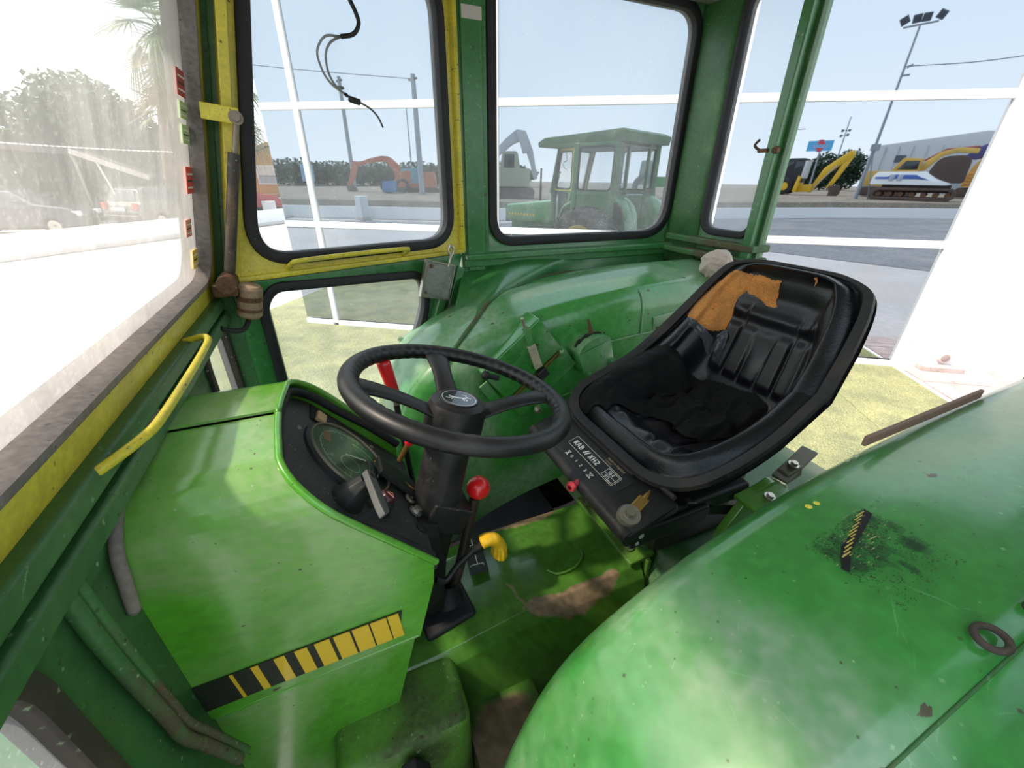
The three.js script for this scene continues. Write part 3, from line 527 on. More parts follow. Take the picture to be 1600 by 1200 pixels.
// ---------------------------------------------------------------- bonnet cowl with the instrument panel
const cowlProf = []; // from the near foot over the top: z, y
{ const hw = 0.178, top = 1.668, sh = 0.078; cowlProf.push([hw - 0.004, 1.02], [hw, 1.285], [hw, 1.29], [hw, 1.45], [hw, top - sh]); for (let k = 1; k <= 10; k++) { const a = k / 10 * Math.PI / 2; cowlProf.push([hw - sh + sh * Math.cos(a), top - sh + sh * Math.sin(a)]); } cowlProf.push([0.05, top + 0.004], [0.0, top + 0.006]); }
const rearX = (y) => y >= 1.452 ? 0.078 - (y - 1.452) * (0.183 / 0.215) : 0.078 - (1.452 - y) * 0.27;
const cowlAt = (s, q) => { // s 0..1 along half profile
  const n = cowlProf.length - 1, k = Math.min(n - 1, Math.floor(s * n)), f = s * n - k; return [lerp(cowlProf[k][0], cowlProf[k + 1][0], f) * q, lerp(cowlProf[k][1], cowlProf[k + 1][1], f)];
};
const cowl = thing('bonnet_cowl', [-0.1, 1.0, 0], 'green rounded bonnet cowl holding the instrument panel in front of the steering wheel', 'cowl');
{
  const surf = (q, s0, s1, lift, x0) => (a, b) => { const [z, y] = cowlAt(lerp(s0, s1, b), q); const xr = rearX(y); const k = a; const xx = lerp(x0, xr, k); return [xx, y + lift, z - (q > 0 ? -0.001 : 0.001) * 0]; };
  // upper side panels, top seam at the middle, lower skirt set in behind a ridge
  part(cowl, 'side_panel', slab(surf(1, 0.115, 0.998, 0, -0.275), 30, 46, 0.004), M.green);
  part(cowl, 'side_panel', slab(surf(-1, 0.115, 0.998, 0.006, -0.275), 30, 46, 0.004, { flip: true }), M.green);
  part(cowl, 'seam_filler', bl(-0.30, -0.115, 1.63, 1.6665, -0.04, 0.04, 0), M.black);
  for (const q of [1, -1]) part(cowl, 'skirt', slab((a, b) => { const y = lerp(0.98, 1.288, b); return [lerp(-0.33, rearX(y) - 0.006, a), y, q * (0.171 - 0.012 * (1 - b) * 0)]; }, 14, 14, 0.004, { flip: q < 0 }), M.green);
  for (const q of [1, -1]) part(cowl, 'ridge', bar([-0.27, 1.287, q * 0.176], [0.032, 1.292, q * 0.176], 0.006, 0.006, 0.002), M.green);
  // rolled rim round the panel
  const rim = (off) => { const o = []; for (let k = 0; k <= 30; k++) { const [z, y] = cowlAt(lerp(0.19, 0.998, k / 30), 1); o.push([rearX(y), y, z]); } for (let k = 30; k >= 0; k--) { const [z, y] = cowlAt(lerp(0.19, 0.998, k / 30), -1); o.push([rearX(y), y + 0.003, z]); } return o; };
  part(cowl, 'rim', tube(rim(0), 0.0055, 160, false, 8), M.green);
  const inn = rim(0).map(([x, y, z]) => [x - 0.004, y - 0.014 * sstep(1.50, 1.60, y), z * 0.925]);
  part(cowl, 'rim_rubber', tube(inn, 0.0085, 160, false, 8), M.rubber, 'black rubber edging');
  // black and yellow bars along the side
  const blk = flat(0x20241c, 0.5), yel = phys({ color: 0xe2b92a, roughness: 0.45, clearcoat: 0.3 });
  const zz = 0.1795, y0 = 1.312, y1 = 1.372;
  const sk = (pts, d) => ext(pts, 0.0012, new THREE.Matrix4().setPosition(0, 0, zz + d), [], 0);
  part(cowl, 'decal_band', sk([[-0.272, y0], [-0.06, y0 + 0.001], [0.0, y0 + 0.003], [0.012, y1 + 0.002], [-0.272, y1]], 0), blk, 'black decal band');
  const ws = [[-0.2205, 0.004], [-0.189, 0.009], [-0.155, 0.014], [-0.125, 0.017], [-0.094, 0.021], [-0.065, 0.0235], [-0.037, 0.0245], [-0.010, 0.0245], [0.009, 0.017]];
  for (const [x, w] of ws) part(cowl, 'decal_bar', sk([[x - w, y0 + 0.002], [x, y0 + 0.002], [x - 0.004, y1], [x - 0.004 - w, y1]], 0.0013), yel, 'yellow decal bar');
  // rubber seals and loom down the near side of the firewall
  part(cowl, 'seal_hose', capped([[-0.262, 1.70, -0.02], [-0.262, 1.692, 0.06], [-0.264, 1.672, 0.13], [-0.264, 1.64, 0.176], [-0.264, 1.60, 0.193], [-0.266, 1.565, 0.200]], 0.0066, 60), M.oldrubber, 'perished grey hose along the cowl edge');
  part(cowl, 'seal_strip', tube([[-0.264, 1.665, 0.262], [-0.262, 1.60, 0.264], [-0.262, 1.52, 0.259], [-0.262, 1.44, 0.252], [-0.262, 1.385, 0.248], [-0.258, 1.33, 0.234], [-0.24, 1.25, 0.226]], 0.0075, 60), M.grimy);
  part(cowl, 'seal_strip', tube([[-0.264, 1.672, 0.246], [-0.262, 1.60, 0.247], [-0.262, 1.52, 0.243], [-0.262, 1.44, 0.237], [-0.262, 1.385, 0.232], [-0.256, 1.325, 0.22], [-0.236, 1.24, 0.213]], 0.0065, 60), M.grimy, 'grimy double rubber seal strip');
}
const pO = V(-0.112, 1.643, 0), pD = V(0.183, -0.215, 0).normalize();                  // panel plane: origin at its top middle, running down to the driver
const pM = new THREE.Matrix4().makeBasis(V(0, 0, -1), pD.clone().negate(), V().crossVectors(V(0, 0, -1), pD.clone().negate())).setPosition(pO);   // u to the far side, v up the panel
const pw = (u, v, n = 0) => V(u, v, n).applyMatrix4(pM).toArray();
const pn = V(0, 0, 1).transformDirection(pM).toArray();
{
  const t = cowl;
  const L = 0.30;
  part(t, 'instrument_panel', ext(roundPoly([[-0.158, -L], [0.158, -L], [0.158, 0.0], [-0.158, 0.0]], [0.01, 0.01, 0.075, 0.075], 10), 0.008, pM.clone().multiply(M4(0, 0, -0.006)), [], 0.002), M.dash, 'scratched black instrument panel');
  // big round gauge
  const gc = [0.026, -0.132], g = thing('instrument_gauge', pw(...gc, -0.01), 'round combined gauge with scratched glass on the black panel', 'gauge');
  const cv = document.createElement('canvas'); cv.width = cv.height = 512; const c = cv.getContext('2d');
  c.fillStyle = '#1b201e'; c.fillRect(0, 0, 512, 512);
  c.strokeStyle = '#8f9a94'; c.lineWidth = 3;
  for (const r of [84, 104, 124, 144]) { c.lineWidth = r === 104 || r === 144 ? 11 : 4; c.strokeStyle = r === 104 ? '#6f7a74' : '#939c96'; c.beginPath(); c.arc(262, 300, r, -0.2, 2.1); c.stroke(); }
  c.lineWidth = 4; c.beginPath(); c.arc(256, 256, 205, 2.4, 6.9); c.stroke();
  for (let k = 0; k < 26; k++) { const a = 2.4 + k * 0.175; c.beginPath(); c.moveTo(256 + 205 * Math.cos(a), 256 + 205 * Math.sin(a)); c.lineTo(256 + (k % 5 ? 192 : 178) * Math.cos(a), 256 + (k % 5 ? 192 : 178) * Math.sin(a)); c.stroke(); }
  c.fillStyle = '#7d8780'; c.font = 'bold 26px sans-serif'; for (let k = 0; k < 6; k++) { const a = 2.4 + k * 0.875; c.fillText(String(k * 5), 240 + 158 * Math.cos(a), 264 + 158 * Math.sin(a)); }
  c.beginPath(); c.arc(178, 240, 62, 0, 6.3); c.strokeStyle = '#7f8a83'; c.lineWidth = 7; c.stroke();
  c.fillStyle = '#7a2a24'; c.fillRect(286, 74, 96, 44);
  c.strokeStyle = 'rgba(150,160,152,0.55)'; c.lineWidth = 1.5; for (let k = 0; k < 120; k++) { const x = rnd() * 512, y = rnd() * 512, a = rnd() * 6.3; c.beginPath(); c.moveTo(x, y); c.lineTo(x + rr(6, 40) * Math.cos(a), y + rr(6, 40) * Math.sin(a)); c.stroke(); }
  const tx = new THREE.CanvasTexture(cv); tx.colorSpace = THREE.SRGBColorSpace;
  const face = new THREE.CircleGeometry(0.083, 48).applyMatrix4(pM.clone().multiply(M4(gc[0], gc[1], 0.006))); face.userData.uv = true;
  part(g, 'dial', face, phys({ map: tx, roughness: 0.35, clearcoat: 1, clearcoatRoughness: 0.12 }), 'dark dial with grey scales');
  part(g, 'bezel', lathe([[0.0825, 0.004], [0.0835, 0.009], [0.0852, 0.0095], [0.0865, 0.007], [0.087, -0.004]], pw(...gc), pn, 56), M.dullmetal, 'thin worn bezel');
  part(g, 'collar', lathe([[0.0865, 0.006], [0.092, 0.003], [0.094, -0.004]], pw(...gc), pn, 56), M.rubber);
  part(g, 'needle', [ext([[-0.0015, 0], [0.0015, 0], [0.0008, 0.05], [-0.0008, 0.05]], 0.001, pM.clone().multiply(M4(gc[0] + 0.01, gc[1] - 0.03, 0.0085, 0, 0, 0.35)), [], 0)], flat(0xd8d4c8, 0.5));
  // ignition switch: cone with a long flat handle
  const kc = [-0.094, -0.118], k = thing('light_switch', pw(...kc, 0), 'black rotary switch with a long flat handle on the instrument panel', 'switch');
  part(k, 'cone', lathe([[0, 0.043], [0.012, 0.042], [0.015, 0.036], [0.027, 0.004], [0.028, -0.003]], pw(...kc), pn, 32), M.black);
  part(k, 'handle', [ext(roundPoly([[-0.009, 0.012], [0.009, 0.012], [0.007, -0.07], [-0.011, -0.082], [-0.013, -0.06]], 0.006), 0.011, pM.clone().multiply(M4(kc[0], kc[1], 0.048, 0.1, 0, -1.3)), [], 0.002)], M.switchgrey = phys({ color: 0x5a5c5a, roughness: 0.6 }));
  part(k, 'screw', lathe([[0, 0.055], [0.0055, 0.054], [0.006, 0.050]], pw(...kc), pn, 14), M.rubber);
  const hc = [-0.072, -0.182], hz = thing('hazard_button', pw(...hc, 0), 'small round hazard button with a dark red triangle face', 'button');
  part(hz, 'collar', lathe([[0.0145, 0.022], [0.018, 0.02], [0.0195, 0.012], [0.024, 0.004], [0.025, -0.003]], pw(...hc), pn, 28), M.black);
  part(hz, 'cap', lathe([[0, 0.03], [0.012, 0.028], [0.0145, 0.022], [0.0145, 0.015]], pw(...hc), pn, 28), flat(0x4a1c22, 0.35));
  const tri = [[-0.0075, -0.005], [0.0075, -0.005], [0, 0.008]];
  part(hz, 'triangle', ext(tri, 0.001, pM.clone().multiply(M4(hc[0], hc[1], 0.0302)), [offsetPoly(tri, 0.002)], 0), flat(0xd58f8a, 0.5));
  // broken cut-out with a scrap of foam, screws
  part(t, 'cutout', [ext(rect(-0.0, 0.052, -0.012, 0.012), 0.002, pM.clone().multiply(M4(0.094, -0.062, 0.0)), [], 0)], flat(0x0c0c0c, 0.9), 'dark empty switch opening');
  part(t, 'foam_scrap', ext([[0, 0], [0.03, -0.003], [0.034, 0.016], [0.016, 0.018], [0.002, 0.02]], 0.008, pM.clone().multiply(M4(0.092, -0.078, 0.005)), [], 0.002), flat(0xb39a70, 0.9), 'scrap of tan foam in the opening');
  for (const [u, v] of [[0.04, -0.03], [-0.13, -0.06], [0.13, -0.2], [-0.135, -0.26]]) part(t, 'screw', lathe([[0, 0.003], [0.004, 0.002], [0.005, 0]], pw(u, v, -0.002), pn, 12), M.dullmetal);
}
// ---------------------------------------------------------------- steering column and wheel
const SW = V(0.18, 1.656, 0), swA = V(Math.sin(R(15)), Math.cos(R(15)), 0);
{
  const swM = new THREE.Matrix4().makeBasis(V(Math.cos(R(15)), -Math.sin(R(15)), 0), swA, V(0, 0, 1)).setPosition(SW);    // x to the rear, y along the column, z to the near side
  const W = (x, y, z) => V(x, y, z).applyMatrix4(swM).toArray();
  const t = thing('steering_wheel', W(0, -0.05, 0), 'black three-spoke steering wheel with a leaping-animal badge on the hub', 'steering wheel');
  // rim with finger grips on its underside
  const N = 220, Q = 16, P = [], I = [];
  const rimG = grid((a, b) => {
    const th = a * Math.PI * 2, ph = b * Math.PI * 2, grip = 1 + 0.055 * Math.cos(th * 56) * clamp(Math.cos(ph) * 1.2 - 0.1) ;
    const r = 0.0165 * grip, rad = 0.191 + r * -Math.cos(ph), y = r * 0.92 * Math.sin(ph);
    return W(rad * Math.cos(th), y, rad * Math.sin(th));
  }, 340, 18);
  part(t, 'rim', rimG, M.wheelgrip);
  for (const a of [0, 180, 270]) {
    const c = Math.cos(R(a)), s = Math.sin(R(a));
    const sp = grid((q, b) => { const d = lerp(0.03, 0.185, q), ph = b * 2 * Math.PI, hw = 0.0265 - 0.006 * Math.sin(Math.PI * clamp(q * 1.05)), y = -0.003 - 0.05 * (1 - q) ** 1.5; const w = Math.cos(ph) * hw, h = Math.sin(ph) * 0.0085; return W(d * c - w * s, y + h, d * s + w * c); }, 20, 16);
    part(t, 'spoke', sp, M.wheelgrip, a === 0 ? 'spoke with worn bare flecks' : undefined);
  }
  const up = swA.toArray();
  part(t, 'hub', lathe([[0.0, 0.006], [0.04, 0.006], [0.05, 0.0], [0.0545, -0.012], [0.0555, -0.05], [0.05, -0.066], [0.0, -0.066]], W(0, -0.024, 0), up, 40), M.wheelgrip);
  const cv = document.createElement('canvas'); cv.width = cv.height = 256; const c = cv.getContext('2d');
  c.fillStyle = '#14171d'; c.fillRect(0, 0, 256, 256);
  c.strokeStyle = '#aab4be'; c.lineWidth = 5; c.beginPath(); c.arc(128, 128, 116, 0, 6.3); c.stroke();
  c.strokeStyle = '#c9d2d8'; c.lineWidth = 11; c.lineJoin = c.lineCap = 'round';
  c.beginPath(); c.moveTo(62, 118); c.lineTo(104, 128); c.lineTo(152, 122); c.lineTo(186, 100); c.stroke();        // body and neck
  c.lineWidth = 8; c.beginPath(); c.moveTo(186, 100); c.lineTo(206, 104); c.stroke();                               // head
  c.lineWidth = 5; c.beginPath(); c.moveTo(184, 98); c.lineTo(166, 74); c.lineTo(148, 70); c.moveTo(168, 78); c.lineTo(176, 62); c.stroke();
  c.lineWidth = 7; c.beginPath(); c.moveTo(156, 124); c.lineTo(186, 140); c.lineTo(178, 158); c.moveTo(150, 128); c.lineTo(166, 156); c.moveTo(84, 126); c.lineTo(62, 150); c.lineTo(40, 150); c.moveTo(90, 130); c.lineTo(78, 164); c.stroke();
  const tx = new THREE.CanvasTexture(cv); tx.colorSpace = THREE.SRGBColorSpace;
  const bg = new THREE.CircleGeometry(0.0345, 40).rotateX(-Math.PI / 2).rotateY(-0.35).translate(0, -0.0165, 0).applyMatrix4(swM); bg.userData.uv = true;
  part(t, 'badge', bg, phys({ map: tx, roughness: 0.2, clearcoat: 1 }), 'dark round badge with a pale leaping deer outline');
  part(t, 'badge_ring', new THREE.TorusGeometry(0.0352, 0.0018, 8, 48).rotateX(Math.PI / 2).translate(0, -0.0168, 0).applyMatrix4(swM), M.black);
  // column
  const q = thing('steering_column', [0.1, 1.0, 0], 'black steering column and pedestal below the steering wheel', 'steering column');
  part(q, 'column_shroud', lathe([[0.04, -0.05], [0.043, -0.08], [0.045, -0.2], [0.05, -0.28], [0.05, -0.5], [0, -0.5]], SW.toArray(), up, 32), M.black);
  const ped = (pts) => ext(pts, 0.13, M4(0, 0, -0.005), [], 0.006);
  part(q, 'pedestal', ped([[0.0, 1.16], [0.10, 1.16], [0.115, 1.30], [0.105, 1.405], [0.05, 1.44], [-0.03, 1.46]]), M.black);
  part(q, 'column_bracket', [bar([0.02, 1.515, -0.03], [0.122, 1.372, -0.03], 0.05, 0.012, 0.003), bx(0.085, 0.06, 0.10, 0.128, 1.40, 0.0, 0, 0, -0.55)], M.black);
  part(q, 'edge_strip', bar(pw(0.045, -0.18, 0.012), pw(-0.005, -0.335, 0.02), 0.004, 0.004, 0.001), M.brass, 'thin coppery edge');
  part(q, 'grommet', new THREE.TorusGeometry(0.0095, 0.0036, 10, 24).applyMatrix4(basis(pw(0.0, -0.272, 0.004), [0, 0, -1], pD.clone().negate().toArray())), M.dullmetal, 'grey ring grommet');
  part(q, 'hex_nut', boltGeo(pw(-0.034, -0.276, 0.004), pn, 0.009), M.metal, 'bright hexagon nut');
  part(q, 'plug', lathe([[0, 0.004], [0.011, 0.004], [0.012, 0]], pw(-0.07, -0.285, 0.0), pn, 20), M.black);
  const rk = thing('stop_knob', [0.09, 1.46, -0.02], 'small red pull knob half hidden behind the steering wheel rim', 'knob');
  part(rk, 'knob', lathe([[0, 0.02], [0.009, 0.018], [0.011, 0.01], [0.008, -0.004], [0.0, -0.006]], [0.082, 1.545, -0.035], [0.5, 0.8, 0.1], 20), phys({ color: 0xd8262c, roughness: 0.35, clearcoat: 0.4 }));
  part(rk, 'stem', rod([0.082, 1.545, -0.035], [0.06, 1.505, -0.04], 0.005), M.brass);
}
// ---------------------------------------------------------------- tall red-handled lever by the far door
{
  const t = thing('hand_brake_lever', [0.09, 1.10, -0.16], 'thin black lever with a long red grip standing near the far door', 'lever');
  const A = [0.104, 1.20, -0.17], B = [0.085, 1.53, -0.155], C = [0.066, 1.665, -0.15];
  part(t, 'rod', rod(A, [0.079, 1.585, -0.153], 0.0065), M.black);
  part(t, 'ferrule', rod([0.0815, 1.567, -0.1535], [0.078, 1.598, -0.1528], 0.0078), M.metal);
  part(t, 'grip', [rod([0.0788, 1.594, -0.1529], C, 0.0115, 0.014, 20), ball(C, 0.014, 16, 0.7)], phys({ color: 0xd5282a, roughness: 0.35, clearcoat: 0.4 }), 'red plastic grip');
}
// ---------------------------------------------------------------- transmission hump, floor and side covers
{
  const bare = [0.16, 0.115, 0.075], grn = [0.085, 0.235, 0.032];
  M.worn = phys({ color: 0xffffff, vertexColors: true, roughness: 0.5, roughnessMap: M.green.roughnessMap, clearcoat: 0.15 });
  const t = thing('transmission_cover', [0.3, 0.85, 0], 'green transmission hump cover worn to bare metal along its edges', 'transmission cover');
  // hump: closed ring section swept along x
  const sec = [[0.215, 0.86], [0.185, 0.95], [0.155, 1.06], [0.14, 1.115], [0.12, 1.142], [0.09, 1.152], [0.0, 1.155], [-0.09, 1.152], [-0.125, 1.142], [-0.145, 1.112], [-0.16, 1.05], [-0.19, 0.95], [-0.22, 0.86]];
  const top = (a, b) => { const n = sec.length - 1, k = Math.min(n - 1, Math.floor(b * n)), f = b * n - k, z = lerp(sec[k][0], sec[k + 1][0], f), y = lerp(sec[k][1], sec[k + 1][1], f), x = lerp(-0.2, 0.585, a); const dip = 0.05 * sstep(0.30, 0.02, x) * sstep(0.9, 1.12, y); return [x, y - dip * 0.6, z]; };
  const wear = (a, b, p) => {
    const [x, y, z] = p, n = n3(x * 26, z * 26, y * 20) - 0.5, n2 = n3(x * 90, z * 90, y * 60) - 0.5;
    const edge = gauss(z - 0.112 - 0.018 * Math.sin((x - 0.26) * 11), 0.0135) * sstep(0.24, 0.30, x) * sstep(0.565, 0.47, x);
    const far = gauss(z + 0.135, 0.03) * sstep(0.24, 0.30, x) * sstep(0.52, 0.44, x);
    const crack = gauss(x - 0.262 - 0.25 * (z - 0.06) - 0.01 * n * 4, 0.0035) * sstep(0.02, 0.06, z) * sstep(0.13, 0.11, z);
    const w = clamp((Math.max(edge, far * 0.8, crack) + n * 0.55 - 0.42) * 9);
    const k = 1 + 0.5 * n + 0.5 * n2;
    return [0, 1, 2].map((c) => lerp(grn[c] * 0.72 * k, bare[c] * (0.8 + 1.3 * (n2 + 0.5)), w));
  };
  part(t, 'hump', slab(top, 170, 130, 0.006, { color: wear }), M.worn);
  part(t, 'rear_flange', [bx(0.075, 0.014, 0.25, 0.585, 1.16, 0.0, 0, 0, 0.10), bx(0.014, 0.22, 0.27, 0.60, 1.05, 0.0)], M.floor);
  for (const [x, z] of [[0.565, -0.09], [0.592, -0.04], [0.572, 0.085], [0.61, 0.10]]) part(t, 'flange_bolt', boltGeo([x, 1.17, z], [0, 1, 0], 0.009), M.grimy);
  part(t, 'hole_lip', tube([[0.355, 1.156, 0.055], [0.375, 1.157, 0.075], [0.42, 1.157, 0.075], [0.455, 1.157, 0.055], [0.46, 1.157, 0.04]], 0.003, 30, false, 6), M.floor, 'pressed crescent in the cover');
  // shift pattern plate and lever boot
  const cv = document.createElement('canvas'); cv.width = 128; cv.height = 384; const c = cv.getContext('2d');
  c.fillStyle = '#10120f'; c.fillRect(0, 0, 128, 384); c.strokeStyle = '#d8d4c4'; c.lineWidth = 7;
  for (const y of [70, 250]) { c.beginPath(); c.moveTo(34, y - 42); c.lineTo(66, y - 42); c.lineTo(66, y + 52); c.moveTo(26, y + 52); c.lineTo(104, y + 52); c.stroke(); }
  c.fillStyle = '#c07a3a'; c.fillRect(14, 198, 22, 20); c.fillStyle = '#d8d4c4'; c.font = 'bold 24px sans-serif'; c.fillText('N', 88, 130); c.fillText('1', 12, 316); c.fillText('C', 100, 320); c.fillText('2', 18, 130);
  const tx = new THREE.CanvasTexture(cv); tx.colorSpace = THREE.SRGBColorSpace;
  const pl = new THREE.PlaneGeometry(0.045, 0.125).rotateX(-Math.PI / 2).rotateY(-0.12).rotateZ(0.02).translate(0.208, 1.166, -0.055); pl.userData.uv = true;
  part(t, 'shift_pattern_plate', pl, phys({ map: tx, roughness: 0.45 }), 'black plate with white shift pattern lines');
  part(t, 'lever_boot', [bx(0.115, 0.02, 0.115, 0.105, 1.132, 0.03, 0, 0.1, 0.10, 0.01), lathe([[0.016, 0.05], [0.02, 0.03], [0.03, 0.012], [0.04, 0]], [0.122, 1.137, 0.02], [0.05, 1, 0], 24)], M.rubber, 'flat black rubber boot');
  const g = thing('gear_lever', [0.125, 1.14, 0.02], 'steel gear lever with a bright red ball knob', 'gear lever');
  part(g, 'shaft', tube([[0.123, 1.14, 0.02], [0.150, 1.22, 0.016], [0.176, 1.32, 0.01], [0.196, 1.40, 0.005]], 0.0115, 30, false, 12), phys({ roughness: 1, ...paintTex(256, 0.2, { ...G0, base: [44, 34, 30], mottle: 0.4, dust: 0.5, dustCol: [84, 66, 58], scratchCol: [120, 90, 80], specks: 60, chips: 6, rough: 0.5 }) }));
  part(g, 'knob', ball([0.205, 1.422, 0.004], 0.0248, 28), phys({ color: 0xe01a1e, roughness: 0.32, clearcoat: 0.5, clearcoatRoughness: 0.2 }), 'bright red ball knob');
  const h = thing('park_lever', [0.17, 1.215, 0.06], 'bent black lever with a ribbed yellow handle beside the gear lever', 'lever');
  part(h, 'rod', [tube([[0.085, 1.297, 0.085], [0.105, 1.284, 0.085], [0.135, 1.304, 0.075], [0.17, 1.322, 0.068]], 0.0065, 24), rod([0.168, 1.321, 0.068], [0.196, 1.325, 0.064], 0.0095)], M.black);
  const yl = phys({ color: 0xe8b81c, roughness: 0.42, clearcoat: 0.3 });
  const hg = grid((a, b) => {   // hooked, flattened grip
    const th = b * Math.PI * 2, c2 = [[0.186, 1.330], [0.202, 1.333], [0.218, 1.327], [0.227, 1.312], [0.229, 1.297], [0.228, 1.281], [0.227, 1.277]], n = c2.length - 1, k = Math.min(n - 1, Math.floor(a * n)), f = a * n - k;
    const x = lerp(c2[k][0], c2[k + 1][0], f), y = lerp(c2[k][1], c2[k + 1][1], f), r = a < 0.02 ? 0.006 : a > 0.97 ? 0.004 : 0.0125 + 0.004 * sstep(0.45, 0.75, a), rib = a > 0.45 && a < 0.95 ? 1 + 0.05 * Math.cos(th * 9) : 1;
    const dx = c2[k + 1][0] - c2[k][0], dy = c2[k + 1][1] - c2[k][1], L = Math.hypot(dx, dy);
    return [x - dy / L * Math.cos(th) * r * rib, y + dx / L * Math.cos(th) * r * rib, 0.062 + Math.sin(th) * r * 1.25 * rib];
  }, 40, 54);
  part(h, 'grip', hg, yl, 'ribbed yellow plastic handle');
  // side cover, footwell plates and floor
  const f = thing('footwell_floor', [0.1, 0.8, 0], 'green footwell plates with worn brown treads below the dash', 'floor plate');
  const wf = (cx, cz, s) => (a, b, p) => { const [x, y, z] = p, n = n3(x * 22, z * 22, y * 22) - 0.5, n2 = n3(x * 80, z * 80, y * 50) - 0.5; const w = clamp((gauss(Math.hypot((x - cx) / 1.4, z - cz), s) + n * 0.7 - 0.45) * 8), k = 1 + 0.6 * n + 0.4 * n2; return [0, 1, 2].map((c) => lerp(grn[c] * 0.45 * k, bare[c] * (0.6 + n2 + 0.4), w)); };  // green darkened to carry the footwell shade; bare worn tread on top
  for (const s of [1, -1]) part(f, 'foot_plate', slab((a, b) => [lerp(-0.26, 0.62, a), 0.862, s * lerp(0.19, 0.60, b)], 90, 44, 0.01, { color: wf(0.28, s * 0.30, 0.12), flip: s > 0 }), M.worn);
  // battery box below the near side of the cowl, and pedal housing
  const box = (x0, x1, y0, y1, z0, z1, fnc) => { const g = []; const face = (F, n, m) => g.push(grid(F, n, m, { color: fnc })); face((a, b) => [lerp(x0, x1, a), lerp(y0, y1, b), z1], 30, 20); face((a, b) => [lerp(x0, x1, a), y1, lerp(z1, z0, b)], 30, 20); face((a, b) => [x1, lerp(y0, y1, b), lerp(z1, z0, a)], 20, 20); face((a, b) => [x0, lerp(y0, y1, b), lerp(z0, z1, a)], 8, 8); return mergeAll(g); };
  part(f, 'tool_box', [bx(0.24, 0.25, 0.15, -0.02, 0.985, 0.178, 0, 0, 0, 0.028)], M.floor, 'boxed green step cover');
  part(f, 'step_cover', box(0.10, 0.26, 0.87, 0.985, 0.15, 0.30, wf(0.17, 0.29, 0.075)), M.worn);
  part(f, 'shade_sheet', bl(-0.24, 0.62, 0.863, 0.885, -0.60, -0.19, 0.008), M.rubber, 'black sheet added as the shade in the far footwell');  // black sheet added to darken the far footwell, standing in for shade
  const p = thing('pedal', [-0.02, 0.9, 0.30], 'narrow worn pedal arm at the very bottom of the photo', 'pedal');
  part(p, 'arm', bar([-0.045, 0.87, 0.235], [-0.02, 1.06, 0.29], 0.012, 0.03, 0.003), M.rust);
  part(p, 'pad', bx(0.03, 0.055, 0.07, -0.012, 1.075, 0.295, 0, 0, 0.5, 0.006), M.rubber);
  const r = thing('rear_axle_housing', [0.85, 0.75, 0], 'dark green rear axle housing with pipes and bolts under the seat', 'axle housing');
  part(r, 'casting', [ext(roundPoly([[0.60, 0.80], [1.45, 0.80], [1.45, 1.12], [1.25, 1.2], [0.66, 1.18], [0.60, 1.10]], 0.05), 0.34, new THREE.Matrix4(), [], 0.02), rod([0.95, 0.80, -0.75], [0.95, 0.80, 0.75], 0.15, 0.15, 28)], M.darkgreen);
  part(r, 'bolt', boltGeo([0.70, 1.10, 0.172], [0, 0, 1], 0.012), M.dullmetal);
  part(r, 'bolt', boltGeo([0.86, 1.13, 0.172], [0, 0, 1], 0.012), M.dullmetal);
  part(r, 'valve_pin', [rod([0.70, 1.02, 0.17], [0.70, 1.02, 0.215], 0.011), rod([0.70, 1.02, 0.215], [0.70, 1.02, 0.228], 0.007)], M.metal);
  part(r, 'pipe', tube([[0.70, 1.03, 0.20], [0.80, 1.06, 0.20], [0.95, 1.06, 0.20], [1.1, 1.06, 0.2]], 0.006, 30), M.darkgreen);
  part(r, 'side_boss', [lathe([[0, 0.03], [0.05, 0.03], [0.06, 0.02], [0.062, 0]], [0.62, 0.96, 0.17], [0, 0, 1], 28), bl(0.52, 0.66, 0.86, 1.03, 0.14, 0.19, 0.012)], M.darkgreen);
}
